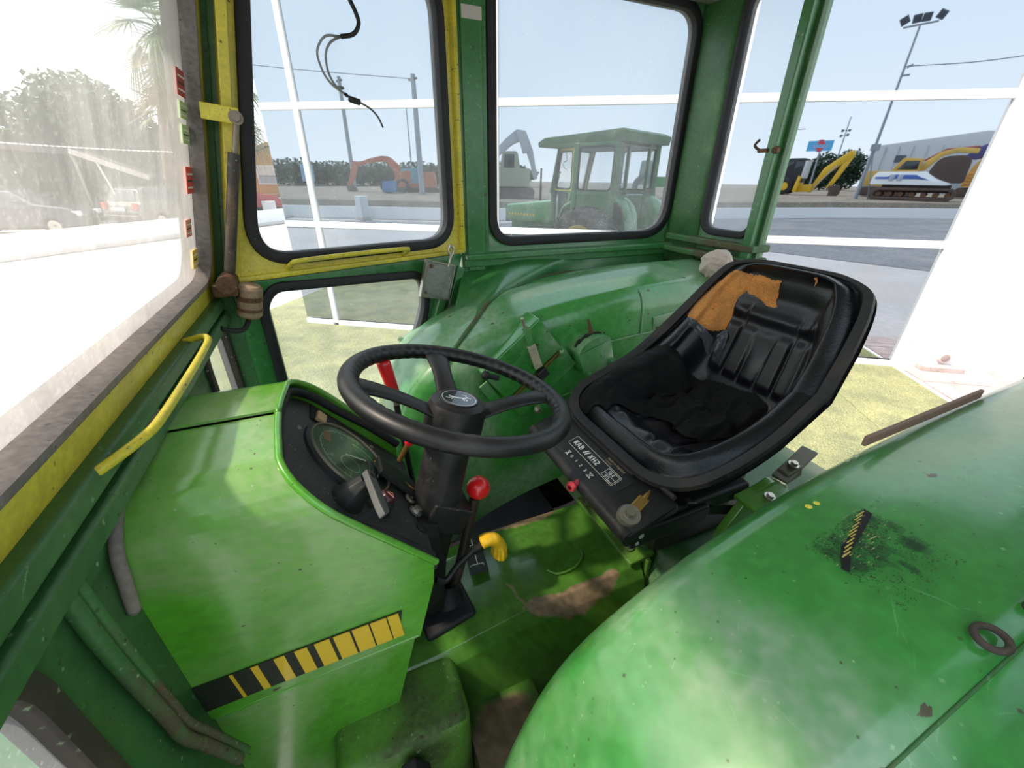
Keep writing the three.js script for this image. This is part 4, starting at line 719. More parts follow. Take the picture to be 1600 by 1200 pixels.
// ---------------------------------------------------------------- control levers on the far fender
{
  const m = basis([0.468, 1.525, -0.365], [0.78, 0.625, 0], [-0.625, 0.78, 0]);
  const t = thing('lever_console', [0.45, 1.38, -0.37], 'flat green lever console bolted to the far fender', 'lever console');
  part(t, 'housing', ext(roundPoly(rect(-0.115, 0.115, -0.062, 0.066), 0.008), 0.075, m.clone().multiply(M4(0, 0, -0.022)), [], 0.005), M.fender);
  part(t, 'lid', ext(rect(-0.112, 0.112, -0.058, 0.062), 0.006, m.clone().multiply(M4(0, 0, 0.018)), [rect(-0.07, 0.005, 0.018, 0.026)], 0.001), M.fender, 'pale worn lid');
  part(t, 'skirt', ext(roundPoly(rect(-0.12, 0.12, -0.15, -0.058), 0.006), 0.02, m.clone().multiply(M4(0, 0.0, 0.005)), [], 0.002), M.fender);
  part(t, 'guide_rail', [ext(rect(-0.11, 0.11, -0.066, -0.063), 0.006, m.clone().multiply(M4(0, 0, 0.021)), [], 0), ext(rect(-0.11, 0.11, -0.078, -0.075), 0.006, m.clone().multiply(M4(0, 0, 0.017)), [], 0)], M.brass, 'bright worn slot edge');
  for (const [u, v] of [[-0.105, -0.075], [0.105, -0.072]]) part(t, 'pivot_bolt', ball(V(u, v, 0.02).applyMatrix4(m).toArray(), 0.011, 14), M.fender);
  const a = thing('hydraulic_lever', [0.49, 1.55, -0.34], 'green flat hydraulic lever with a chipped middle standing on the console', 'lever');
  part(a, 'blade', bar([0.515, 1.50, -0.335], [0.487, 1.575, -0.335], 0.008, 0.026, 0.002, V(1, 0, 0)), phys({ roughness: 1, ...paintTex(256, 0.08, { ...G0, base: [176, 170, 140], dust: 0.4, dustCol: [140, 150, 120], chips: 60, chipCol: [96, 72, 52], rough: 0.5 }) }), 'chipped pale blade');
  part(a, 'arm', bar([0.49, 1.57, -0.335], [0.466, 1.632, -0.335], 0.006, 0.018, 0.002, V(1, 0, 0)), M.fender);
  part(a, 'tip', [rod([0.467, 1.628, -0.335], [0.458, 1.655, -0.335], 0.0045), ball([0.458, 1.656, -0.335], 0.005, 10)], M.metal);
  part(a, 'foot', bx(0.034, 0.03, 0.02, 0.53, 1.478, -0.338, 0, 0, 0.65), M.black);
  const b = thing('draft_quadrant', [0.69, 1.47, -0.36], 'boxy green control quadrant with a toothed slot on the far fender', 'quadrant');
  const q = basis([0.70, 1.52, -0.345], [0.95, 0.31, 0], [-0.31, 0.95, 0]);
  part(b, 'box', ext(roundPoly([[-0.055, -0.058], [0.055, -0.058], [0.06, 0.03], [-0.06, 0.03]], 0.008), 0.07, q, [], 0.004), M.fender);
  part(b, 'arc_plate', grid((u, v) => { const th = lerp(2.62, 0.52, u); return V(0.066 * Math.cos(th), 0.008 + 0.05 * Math.sin(th), lerp(-0.035, 0.036, v)).applyMatrix4(q).toArray(); }, 22, 6, { flip: true }), M.fender);
  part(b, 'arc_side', [ext([...Array(15)].map((_, k) => { const th = lerp(0.52, 2.62, k / 14); return [0.066 * Math.cos(th), 0.008 + 0.05 * Math.sin(th)]; }), 0.003, q.clone().multiply(M4(0, 0, 0.036)), [], 0)], M.fender);
  part(b, 'tooth_slot', [...Array(7)].map((_, k) => { const th = lerp(2.3, 0.95, k / 6); return bx(0.014, 0.004, 0.008 + 0.006 * (k % 2), 0, 0, 0, 0, 0, th - Math.PI / 2, 0).applyMatrix4(M4(0.068 * Math.cos(th), 0.0085 + 0.051 * Math.sin(th), 0.004)).applyMatrix4(q); }), M.black, 'dark toothed slot');
  for (const [u, v] of [[-0.038, -0.05], [0.047, -0.048]]) part(b, 'cover_bolt', boltGeo(V(u, v, 0.037).applyMatrix4(q).toArray(), [0, 0, 1], 0.009), M.fender);
  part(b, 'rivet', lathe([[0, 0.003], [0.004, 0.002], [0.005, 0]], V(0.016, -0.008, 0.035).applyMatrix4(q).toArray(), [0, 0, 1], 12), M.metal);
  const c = thing('draft_lever', [0.70, 1.57, -0.345], 'short pointed rusty lever sticking up from the green quadrant', 'lever');
  part(c, 'blade', ext([[-0.009, 0], [0.009, 0], [0.003, 0.062], [-0.002, 0.062]], 0.006, q.clone().multiply(M4(0.012, 0.048, 0.004, 0, 0, 0.02)), [], 0.001), M.rust);
  const d = thing('linkage_arm', [0.56, 1.37, -0.33], 'slim green linkage arm between the console and the seat', 'linkage');
  part(d, 'strap', bar([0.50, 1.37, -0.318], [0.64, 1.395, -0.318], 0.008, 0.024, 0.002), M.fender);
  part(d, 'pivot', lathe([[0, 0.016], [0.008, 0.015], [0.01, 0.008], [0.012, 0]], [0.507, 1.371, -0.315], [0, 0, 1], 16), M.metal);
  const e = thing('side_bracket', [0.34, 1.36, -0.36], 'small green upright bracket on the inner fender wall', 'bracket');
  part(e, 'plate', bar([0.345, 1.47, -0.352], [0.40, 1.385, -0.352], 0.006, 0.03, 0.002), M.fender);
  part(e, 'knob', [ball([0.352, 1.50, -0.345], 0.013, 12), rod([0.352, 1.50, -0.345], [0.39, 1.485, -0.345], 0.008)], M.rubber);
}
// ---------------------------------------------------------------- seat
const seatSpine = curve2([[0.525, 1.425], [0.60, 1.432], [0.70, 1.418], [0.80, 1.405], [0.89, 1.415], [0.955, 1.465], [0.99, 1.56], [1.02, 1.68], [1.05, 1.785], [1.062, 1.81]]);
const seatEdge = curve2([[0.535, 1.43], [0.60, 1.458], [0.69, 1.487], [0.78, 1.524], [0.86, 1.575], [0.92, 1.632], [0.965, 1.69], [1.005, 1.742], [1.036, 1.785], [1.05, 1.805]]);
const seatHW = (s) => table([[0, 0.236], [0.12, 0.246], [0.5, 0.243], [0.75, 0.21], [1, 0.178]], s);
function seatBase(a, b) { const s = (b + 1) / 2, p = seatSpine(s), e = seatEdge(s), w = sstep(0.45, 1.0, Math.abs(a)); return V(lerp(p[0], e[0], w), lerp(p[1], e[1], w), a * seatHW(s) - 0.014); }
function seatRelief(a, b) {
  const r = Math.max(Math.abs(a), Math.abs(b)), rr2 = Math.pow(Math.pow(Math.abs(a), 4) + Math.pow(Math.abs(b), 4), 0.25);
  let h = 0.030 * sstep(0.58, 0.76, rr2) * (1 - sstep(0.84, 0.93, rr2));
  h += 0.012 * sstep(0.80, 0.84, rr2) * (1 - sstep(0.88, 0.91, rr2));
  const pads = (x, n, soft) => { const t = ((x + 0.56) / 1.12) * n, f = t - Math.floor(t); return x < -0.56 || x > 0.56 ? 0 : sstep(0.0, soft, f) * sstep(1.0, 1 - soft, f); };
  const cz = sstep(-0.80, -0.74, b) * sstep(-0.12, -0.2, b), bz = sstep(0.20, 0.26, b) * sstep(0.52, 0.47, b);
  h += 0.013 * cz * pads(a, 4, 0.13);
  h += 0.011 * bz * pads(a, 5, 0.16);
  h += 0.014 * gauss(b - 0.56, 0.022) * sstep(0.6, 0.52, Math.abs(a)) * (0.35 + 0.65 * pads(a, 5, 0.12));
  h -= 0.012 * sstep(0.60, 0.66, b) * sstep(0.80, 0.74, b) * sstep(0.64, 0.54, Math.abs(a));
  return h;
}
function seatPos(a, b, lift = 0) {
  const e = 0.01, p = seatBase(a, b), da = seatBase(a + e, b).sub(seatBase(a - e, b)), db = seatBase(a, b + e).sub(seatBase(a, b - e));
  const n = V().crossVectors(da, db).normalize(); if (n.y - n.x < 0) n.negate();
  return p.addScaledVector(n, seatRelief(a, b) + lift);
}
const sq = (r, th) => { const c = Math.cos(th), s = Math.sin(th), k = 2 / 5.5; return [r * Math.sign(c) * Math.pow(Math.abs(c), k), r * Math.sign(s) * Math.pow(Math.abs(s), k)]; };
const seat = thing('tractor_seat', [0.8, 1.3, 0], 'torn black vinyl bucket seat with ribbed cushion and ribbed backrest', 'seat');
function polar(r0, r1, nr, nt, lift, th) {   // ring of the seat surface between two radii
  const f = (a, b) => { const [x, y] = sq(lerp(r0, r1, b), a * Math.PI * 2); return seatPos(x, y, typeof lift === 'function' ? lift(lerp(r0, r1, b)) : lift).toArray(); };
  return th ? slab(f, nt, nr, th) : grid(f, nt, nr);
}
const inPoly = (P, x, y) => { let c = false; for (let i = 0, j = P.length - 1; i < P.length; j = i++) if ((P[i][1] > y) !== (P[j][1] > y) && x < (P[j][0] - P[i][0]) * (y - P[i][1]) / (P[j][1] - P[i][1]) + P[i][0]) c = !c; return c; };
const edgeDist = (P, x, y) => { let m = 9; for (let i = 0, j = P.length - 1; i < P.length; j = i++) { const dx = P[i][0] - P[j][0], dy = P[i][1] - P[j][1], t = clamp(((x - P[j][0]) * dx + (y - P[j][1]) * dy) / (dx * dx + dy * dy)); m = Math.min(m, Math.hypot(x - P[j][0] - t * dx, y - P[j][1] - t * dy)); } return m; };
function patch(poly, n, lift, under = 0) { // a piece of sheet lying on the seat: outline in seat coordinates
  const xs = poly.map((p) => p[0]), ys = poly.map((p) => p[1]), x0 = Math.min(...xs), x1 = Math.max(...xs), y0 = Math.min(...ys), y1 = Math.max(...ys);
  const P = [], I = [], id = new Map();
  const vid = (i, j) => { const k = i * 4096 + j; if (!id.has(k)) { const x = lerp(x0, x1, i / n), y = lerp(y0, y1, j / n); id.set(k, P.length / 3); P.push(...seatPos(x, y, lift(x, y, inPoly(poly, x, y) ? edgeDist(poly, x, y) : 0)).toArray()); } return id.get(k); };
  for (let i = 0; i < n; i++) for (let j = 0; j < n; j++) {
    const x = lerp(x0, x1, (i + 0.5) / n), y = lerp(y0, y1, (j + 0.5) / n); if (!inPoly(poly, x, y)) continue;
    const a = vid(i, j), b = vid(i + 1, j), c = vid(i + 1, j + 1), d = vid(i, j + 1); I.push(a, b, c, a, c, d);
  }
  const g = new THREE.BufferGeometry(); g.setAttribute('position', new THREE.Float32BufferAttribute(P, 3)); g.setIndex(I); g.computeVertexNormals(); return g;
}
{
  part(seat, 'cushion_shell', polar(0.0, 0.945, 90, 260, 0), M.vinyl, 'black vinyl with padded ribs');
  part(seat, 'flange', polar(0.925, 1.0, 6, 220, (r) => 0.002, 0.012), M.oldrubberdark = phys({ roughness: 1, ...paintTex(512, 0.4, { ...G0, base: [44, 42, 42], mottle: 0.25, grain: 0.3, dust: 0.5, dustAt: 0.46, dustCol: [84, 74, 68], scratches: 60, scratchCol: [104, 94, 88], specks: 120, speckA: [110, 100, 92], speckB: [30, 28, 28], chips: 0, rough: 0.6 }) }), 'worn dark rim');
  part(seat, 'seat_pan', polar(0.0, 0.98, 16, 120, (r) => -0.02 - 0.02 * (1 - r)), M.black);
  // torn vinyl: tan foam showing at the far top corner
  const foam = [[-0.90, 0.18], [-0.93, 0.30], [-0.92, 0.44], [-0.90, 0.58], [-0.84, 0.68], [-0.74, 0.725], [-0.62, 0.735], [-0.50, 0.74], [-0.36, 0.745], [-0.22, 0.735], [-0.09, 0.74], [-0.10, 0.70], [-0.085, 0.67], [-0.10, 0.645], [-0.04, 0.615], [-0.16, 0.61], [-0.28, 0.63], [-0.42, 0.645], [-0.52, 0.64], [-0.55, 0.60], [-0.545, 0.54], [-0.53, 0.47], [-0.535, 0.41], [-0.56, 0.43], [-0.64, 0.37], [-0.76, 0.28]];
  M.foam = phys({ roughness: 1, ...paintTex(512, 0.25, { ...G0, base: [198, 132, 68], mottle: 0.35, grain: 0.3, dust: 0.4, dustAt: 0.48, dustCol: [214, 156, 92], scratches: 40, scratchCol: [140, 80, 32], specks: 260, speckA: [120, 72, 32], speckB: [216, 160, 96], chips: 8, chipCol: [120, 70, 30], rough: 0.9 }) });
  part(seat, 'exposed_foam', patch(foam, 110, (x, y, d) => 0.0015 + 0.004 * sstep(0, 0.02, d) + 0.004 * (n3(x * 14, y * 14, 1) - 0.5) - 0.004 * gauss(x + 0.50, 0.012)), M.foam, 'tan foam where the vinyl has torn away');
  const tape = [[-0.60, 0.37], [-0.55, 0.43], [-0.50, 0.44], [-0.44, 0.425], [-0.42, 0.36], [-0.44, 0.30], [-0.50, 0.28], [-0.57, 0.30]];
  part(seat, 'melted_tape', patch(tape, 44, (x, y, d) => 0.003 + 0.012 * sstep(0, 0.03, d) + 0.012 * (n3(x * 22, y * 22, 2) - 0.5)), phys({ color: 0x4c5258, roughness: 0.22, clearcoat: 0.6 }), 'shiny grey taped scrap');
  const smear = [[-0.90, 0.20], [-0.82, 0.26], [-0.72, 0.31], [-0.62, 0.34], [-0.58, 0.29], [-0.56, 0.25], [-0.62, 0.24], [-0.70, 0.25], [-0.78, 0.21], [-0.85, 0.17]];
  part(seat, 'melted_tape', patch(smear, 50, (x, y, d) => 0.002 + 0.006 * sstep(0, 0.03, d) + 0.006 * (n3(x * 26, y * 26, 5) - 0.5)), phys({ color: 0x4e5157, roughness: 0.35, clearcoat: 0.4 }), 'smeared grey tape');
  const slit = [[0.30, 0.80], [0.345, 0.81], [0.35, 0.775], [0.315, 0.745], [0.325, 0.775]];
  part(seat, 'small_tear', patch(slit, 26, () => 0.002), M.foam);
  // cloth lying on the cushion
  const cl = [[-0.93, -0.62], [-0.96, -0.45], [-0.96, -0.26], [-0.90, -0.12], [-0.78, -0.02], [-0.60, 0.06], [-0.44, 0.14], [-0.22, 0.17], [0.0, 0.18], [0.18, 0.20], [0.36, 0.17], [0.43, 0.08], [0.41, -0.06], [0.36, -0.22], [0.30, -0.36], [0.20, -0.47], [0.06, -0.47], [-0.08, -0.43], [-0.20, -0.50], [-0.32, -0.57], [-0.36, -0.70], [-0.35, -0.80], [-0.48, -0.86], [-0.62, -0.92], [-0.74, -0.90], [-0.84, -0.80]];
  const folds = (x, y) => { const w = n3(x * 3.1, y * 3.1, 4) * 5; return 0.5 + 0.5 * Math.sin(x * 15 + y * 10 + w * 2.6); };
  const cg = patch(cl, 150, (x, y, d) => 0.004 + sstep(0, 0.09, d) * (0.010 + 0.016 * Math.pow(folds(x, y), 1.6) + 0.022 * n3(x * 7, y * 7, 7) + 0.008 * n3(x * 19, y * 19, 3)));
  single('black_cloth', cg, phys({ color: 0x0b0b0c, roughness: 0.96, sheen: 0.4, sheenColor: new THREE.Color(0x26262a), sheenRoughness: 0.7 }), 'crumpled black cloth spread over the seat cushion', 'cloth');
}
{
  const t = thing('seat_suspension', [0.6, 1.1, 0], 'black seat suspension box with white lettering and a red knob under the seat front', 'seat suspension');
  const B = [0.432, 1.388], T = [0.545, 1.428], ang = Math.atan2(T[1] - B[1], T[0] - B[0]);
  const sm = basis([B[0], B[1], 0.0], [0, 0, 1], [Math.cos(ang), Math.sin(ang), 0]);   // u to the near side, v up the slope
  part(t, 'sloping_cover', ext(roundPoly(rect(-0.215, 0.212, 0, 0.125), 0.01), 0.02, sm.clone().multiply(M4(0, 0, -0.01)), [], 0.005), M.black);
  part(t, 'front_roll', rod([B[0] + 0.012, B[1] - 0.012, -0.21], [B[0] + 0.012, B[1] - 0.012, 0.208], 0.018, 0.018, 18), M.black);
  part(t, 'body', [bl(0.455, 0.80, 1.345, 1.385, -0.19, 0.19, 0.01), bl(0.60, 0.86, 1.19, 1.36, -0.14, 0.14, 0.01)], M.black);
  part(t, 'side_plate', [bl(0.455, 0.66, 1.335, 1.378, 0.19, 0.204, 0.006), bar([0.60, 1.38, 0.18], [0.80, 1.30, 0.18], 0.02, 0.03, 0.004)], M.black);
  part(t, 'cross_tube', [rod([0.535, 1.425, -0.23], [0.535, 1.425, 0.10], 0.011), rod([0.548, 1.436, -0.23], [0.548, 1.436, 0.2], 0.006)], M.oldrubberdark);
  part(t, 'slide_rail', [bl(0.5, 0.9, 1.398, 1.412, -0.14, -0.11, 0.002), bl(0.5, 0.9, 1.398, 1.412, 0.12, 0.15, 0.002)], M.rust);
  const cv = document.createElement('canvas'); cv.width = 1024; cv.height = 256; const c = cv.getContext('2d');
  c.fillStyle = '#111213'; c.fillRect(0, 0, 1024, 256);
  c.strokeStyle = '#d9c9ac'; c.lineWidth = 7; c.beginPath(); c.roundRect(14, 96, 900, 146, 24); c.stroke();
  c.fillStyle = '#efece4'; c.font = 'bold 96px sans-serif'; c.fillText('KAB', 60, 204); c.fillText('XH2', 388, 204);
  c.lineWidth = 17; c.strokeStyle = '#efece4'; for (const x of [292, 328]) { c.beginPath(); c.moveTo(x, 204); c.lineTo(x + 34, 134); c.stroke(); }
  c.lineWidth = 5; c.strokeRect(700, 112, 196, 62); c.strokeRect(700, 112, 196, 112); c.font = 'bold 50px sans-serif'; c.fillText('12-E', 732, 160); c.font = 'bold 40px sans-serif'; c.fillText('Ø11', 742, 212); c.font = '34px sans-serif'; c.fillText('0457', 806, 236);
  c.fillStyle = '#b99f78'; c.font = 'italic bold 38px sans-serif'; c.fillText('Made in England', 560, 38); c.font = '30px sans-serif'; c.fillText('1376859', 560, 78);
  const tx = new THREE.CanvasTexture(cv); tx.colorSpace = THREE.SRGBColorSpace;
  const pl = new THREE.PlaneGeometry(0.205, 0.052).translate(0.012, 0.072, 0.0008).applyMatrix4(sm); pl.userData.uv = true;
  part(t, 'maker_label', pl, phys({ map: tx, roughness: 0.45 }), 'black label lettered KAB // XH2');
  const cv2 = document.createElement('canvas'); cv2.width = 512; cv2.height = 96; const d = cv2.getContext('2d');
  d.fillStyle = '#1a1a1b'; d.fillRect(0, 0, 512, 96); d.strokeStyle = d.fillStyle = '#e4e0d6'; d.font = 'bold 52px sans-serif'; d.lineWidth = 8;
  ['0', '1', '2', '3'].forEach((s, k) => d.fillText(s, 110 + k * 86, 66));
  for (const x of [26, 440]) { const w = x < 100 ? 40 : 56; d.beginPath(); d.moveTo(x, 22); d.lineTo(x + w, 22); d.lineTo(x, 74); d.lineTo(x + w, 74); d.closePath(); d.stroke(); }
  const tx2 = new THREE.CanvasTexture(cv2); tx2.colorSpace = THREE.SRGBColorSpace;
  const p2 = new THREE.PlaneGeometry(0.115, 0.02).translate(-0.01, 0.03, 0.0008).applyMatrix4(sm); p2.userData.uv = true;
  part(t, 'scale_label', p2, phys({ map: tx2, roughness: 0.5 }), 'white weight scale 0 1 2 3');
  part(t, 'red_knob', lathe([[0.005, 0.028], [0.0105, 0.027], [0.0125, 0.022], [0.0105, 0.016], [0.0075, 0.012], [0.0075, -0.01]], [B[0] - 0.002, B[1] - 0.004, 0.034], [-0.85, 0.1, 0.35], 24), phys({ color: 0xd0474f, roughness: 0.4 }), 'pinkish red adjuster knob');
  part(t, 'rod_end', lathe([[0.0, 0.012], [0.012, 0.012], [0.0125, 0.009], [0.021, 0.009], [0.0245, 0.004], [0.0245, -0.008]], [0.462, 1.40, 0.176], [-0.15, 1, 0.35], 32), M.metal, 'bright rod-end ring');
  part(t, 'rod_arm', [bar([0.472, 1.402, 0.172], [0.515, 1.412, 0.158], 0.026, 0.014, 0.005), rod([0.51, 1.41, 0.16], [0.56, 1.422, 0.142], 0.008)], M.brass, 'greasy brass rod arm');
  part(t, 'rod_bolt', hexnut([0.4595, 1.416, 0.1815], 0.0105, 0.009, [-0.15, 1, 0.35]), M.dullmetal);
  part(t, 'orange_plug', bx(0.014, 0.012, 0.012, 0.565, 1.42, 0.165, 0, 0.4, 0.3), flat(0xe0822a, 0.5));
  part(t, 'paint_spot', [lathe([[0, 0.0012], [0.006, 0.001], [0.0065, 0]], [0.475, 1.368, 0.2045], [0, 0, 1], 9), lathe([[0, 0.0012], [0.0045, 0.001], [0.005, 0]], [0.468, 1.350, 0.2045], [0, 0, 1], 8)], flat(0xc8ccc0, 0.6));
  // bracket at the rear of the seat
  const r = thing('seat_bracket', [0.85, 1.25, 0.2], 'green seat bracket with galvanised fittings between the seat and the near fender', 'bracket');
  part(r, 'plate', [ext(roundPoly([[0.70, 1.16], [0.90, 1.19], [0.905, 1.36], [0.83, 1.40], [0.76, 1.36], [0.71, 1.28]], 0.02), 0.02, M4(0, 0, 0.205), [], 0.004), bx(0.11, 0.012, 0.09, 0.80, 1.372, 0.235, 0, 0, 0.15)], M.green);
  part(r, 'galvanised_strap', [bar([0.86, 1.39, 0.21], [0.98, 1.425, 0.19], 0.035, 0.008, 0.002), bx(0.045, 0.03, 0.03, 0.90, 1.395, 0.205, 0, 0, 0.3)], M.dullmetal, 'dull galvanised strap');
  part(r, 'bolt', [boltGeo([0.80, 1.38, 0.235], [0, 1, 0.2], 0.008), boltGeo([0.905, 1.415, 0.205], [0, 1, 0.2], 0.008)], M.metal);
  single('white_rag', (() => { const g = new THREE.IcosahedronGeometry(0.05, 5), p = g.attributes.position; for (let i = 0; i < p.count; i++) { const x = p.getX(i), y = p.getY(i), z = p.getZ(i), k = 0.72 + 0.55 * n3(x * 40 + 9, y * 40, z * 40) + 0.25 * n3(x * 110, y * 110 + 5, z * 110); p.setXYZ(i, x * k * 0.95, y * k * 0.85, z * k); } g.computeVertexNormals(); return g.translate(1.24, 1.735, -0.41); })(), flat(0xcbb9ab, 0.95), 'crumpled pale rag tucked behind the seat on the far fender', 'rag');
  // loose wire dangling in front of the far door window
  const w = thing('loose_wire', [0.13, 2.1, -0.66], 'loose black wires with a plug hanging before the far door window', 'wire');
  part(w, 'cable', tube([[0.135, 2.50, -0.68], [0.142, 2.40, -0.68], [0.163, 2.345, -0.68], [0.165, 2.325, -0.68], [0.15, 2.306, -0.68], [0.12, 2.298, -0.68]], 0.005, 60), M.rubber);
  part(w, 'strand', tube([[0.12, 2.298, -0.68], [0.085, 2.295, -0.68], [0.062, 2.265, -0.68], [0.066, 2.23, -0.68], [0.08, 2.205, -0.68], [0.10, 2.19, -0.68], [0.12, 2.178, -0.68]], 0.0028, 60), flat(0x55524e, 0.5));
  part(w, 'strand', tube([[0.12, 2.298, -0.68], [0.095, 2.285, -0.682], [0.08, 2.26, -0.682], [0.08, 2.225, -0.682], [0.092, 2.20, -0.682], [0.105, 2.197, -0.682]], 0.0028, 60), flat(0x55524e, 0.5));
  part(w, 'plug', [bx(0.03, 0.014, 0.012, 0.132, 2.171, -0.68, 0, 0, -0.25), bx(0.012, 0.008, 0.01, 0.113, 2.182, -0.68, 0, 0, -0.6), bx(0.009, 0.007, 0.008, 0.107, 2.196, -0.682)], M.rubber);
  part(w, 'tail', tube([[0.145, 2.168, -0.68], [0.17, 2.155, -0.68], [0.186, 2.138, -0.68], [0.196, 2.115, -0.68]], 0.0024, 24), flat(0x55524e, 0.5));
}
// ---------------------------------------------------------------- tractor outside: bonnet, chassis, wheels (seen in the mirror glass)
{
  const t = thing('tractor_chassis', [-0.4, 0.0, 0], 'green tractor chassis with sloping bonnet and four wheels, mirrored in the glass facade', 'tractor chassis');
  part(t, 'hood', grid((a, b) => { const x = lerp(-0.30, -2.05, a), top = lerp(1.60, 1.41, a), th = lerp(-0.5, 1.5, b) * Math.PI, k = 2 / 5, c = Math.cos(th), s = Math.sin(th); return [x, lerp(1.02, top, 0.5 + 0.5 * Math.sign(s) * Math.pow(Math.abs(s), k)), 0.205 * Math.sign(c) * Math.pow(Math.abs(c), k)]; }, 24, 40), M.fender);
  part(t, 'grille', [bl(-2.075, -2.04, 1.0, 1.40, -0.2, 0.2, 0.02)], M.black);
  for (let k = 0; k < 7; k++) part(t, 'grille_bar', bl(-2.085, -2.07, 1.05 + k * 0.047, 1.065 + k * 0.047, -0.18, 0.18, 0.003), M.green);
  for (let k = 0; k < 9; k++) part(t, 'decal_bar', bl(-1.95 + k * 0.1, -1.89 + k * 0.1, 1.17, 1.22, -0.2075, -0.2055, 0), flat(0xe2b92a, 0.5));
  part(t, 'engine_block', [bl(-1.9, -0.3, 0.62, 1.03, -0.16, 0.16, 0.02), bl(-0.4, 0.65, 0.60, 0.88, -0.17, 0.17, 0.02)], M.darkgreen);
  part(t, 'exhaust_stack', [rod([-1.1, 1.5, 0], [-1.1, 1.85, 0], 0.03), rod([-1.1, 1.85, 0], [-1.1, 2.2, 0], 0.022)], M.rust);
  const tyre = phys({ roughness: 1, ...paintTex(256, 0.6, { ...G0, base: [48, 44, 44], mottle: 0.3, grain: 0.3, dust: 0.7, dustAt: 0.42, dustCol: [112, 98, 88], scratches: 20, chips: 0, scratchCol: [90, 80, 74], rough: 0.85 }) });
  const yel = flat(0xd8b428, 0.5);
  function wheel(x, z, R0, w, label, s) {
    const g = new THREE.Group(); g.name = 'wheel'; g.userData.label = label; g.position.set(x + 0.4, 0, z); t.add(g);
    const c = [x, R0, z], ax = [0, 0, s];
    part(g, 'tyre', lathe([[R0 * 0.56, -w * 0.42], [R0 * 0.72, -w * 0.52], [R0 * 0.9, -w * 0.5], [R0 * 0.955, -w * 0.36], [R0 * 0.96, 0], [R0 * 0.955, w * 0.36], [R0 * 0.9, w * 0.5], [R0 * 0.72, w * 0.52], [R0 * 0.56, w * 0.42]], c, ax, 48), tyre);
    const n = R0 > 0.6 ? 22 : 16;
    for (let k = 0; k < n; k++) for (const q of [-1, 1]) { const a = (k + (q > 0 ? 0.5 : 0)) / n * Math.PI * 2; part(g, 'tread_lug', bx(0.05, R0 * 0.06, w * 0.5, 0, R0 * 0.965, q * w * 0.25, 0, q * 0.55, 0, 0.006).applyMatrix4(M4(0, 0, 0, 0, 0, a)).translate(...c), tyre); }
    part(g, 'rim', lathe([[R0 * 0.57, w * 0.43], [R0 * 0.54, w * 0.40], [R0 * 0.5, w * 0.15], [R0 * 0.28, w * 0.12], [R0 * 0.25, w * 0.22], [0, w * 0.22]], c, ax, 36), yel);
    for (let k = 0; k < 8; k++) part(g, 'wheel_nut', hexnut([x + Math.cos(k * 0.785) * R0 * 0.36, R0 + Math.sin(k * 0.785) * R0 * 0.36, z + s * w * 0.14], 0.018, 0.02, ax), M.dullmetal);
  }
  wheel(0.95, -1.03, 0.76, 0.42, 'large rear tractor wheel outside the far fender', -1);
  wheel(0.95, 1.03, 0.76, 0.42, 'large rear tractor wheel outside the near fender', 1);
  wheel(-1.55, -0.75, 0.40, 0.22, 'small front tractor wheel on the facade side', -1);
  wheel(-1.55, 0.75, 0.40, 0.22, 'small front tractor wheel on the camera side', 1);
  const a = thing('front_axle', [-1.55, 0.3, 0], 'green front axle beam under the bonnet', 'axle');
  part(a, 'beam', bl(-1.62, -1.48, 0.36, 0.48, -0.68, 0.68, 0.02), M.darkgreen); part(a, 'support', bl(-1.75, -1.35, 0.48, 0.66, -0.14, 0.14, 0.02), M.darkgreen);
}
// ---------------------------------------------------------------- beyond the windscreen: boundary wall, cars, trees, house
{
  const w = structure('wall_boundary', [0, 0, 0], 'low white boundary wall round the yard');
  const line = [[-3.0, -21.2, -20, -0.0]];
  const seg = (a, b) => { const d = V(b[0] - a[0], 0, b[1] - a[1]), L = d.length(); return bar([a[0], 0.29, a[1]], [b[0], 0.29, b[1]], 0.22, 0.58, 0.01); };
  const pts = [[2.0, -27.6], [-4.3, -18.8], [-7.75, -14.0], [-14.0, -5.4], [-19.0, 0.2]], pts2 = [[-19.0, 0.2], [-11.7, 6.0], [-5, 15.6], [1, 24.6], [7, 31], [22, 45]];
  for (let k = 0; k < pts.length - 1; k++) part(w, 'wall_length', seg(pts[k], pts[k + 1]), M.white);
  for (let k = 0; k < pts2.length - 1; k++) part(w, 'wall_length', seg(pts2[k], pts2[k + 1]), M.white);
  for (let k = 0; k < pts.length - 1; k++) part(w, 'kerb', bar([pts[k][0] + 0.2, 0.05, pts[k][1] + 0.15], [pts[k + 1][0] + 0.2, 0.05, pts[k + 1][1] + 0.15], 0.35, 0.1, 0.02), M.concrete);
}
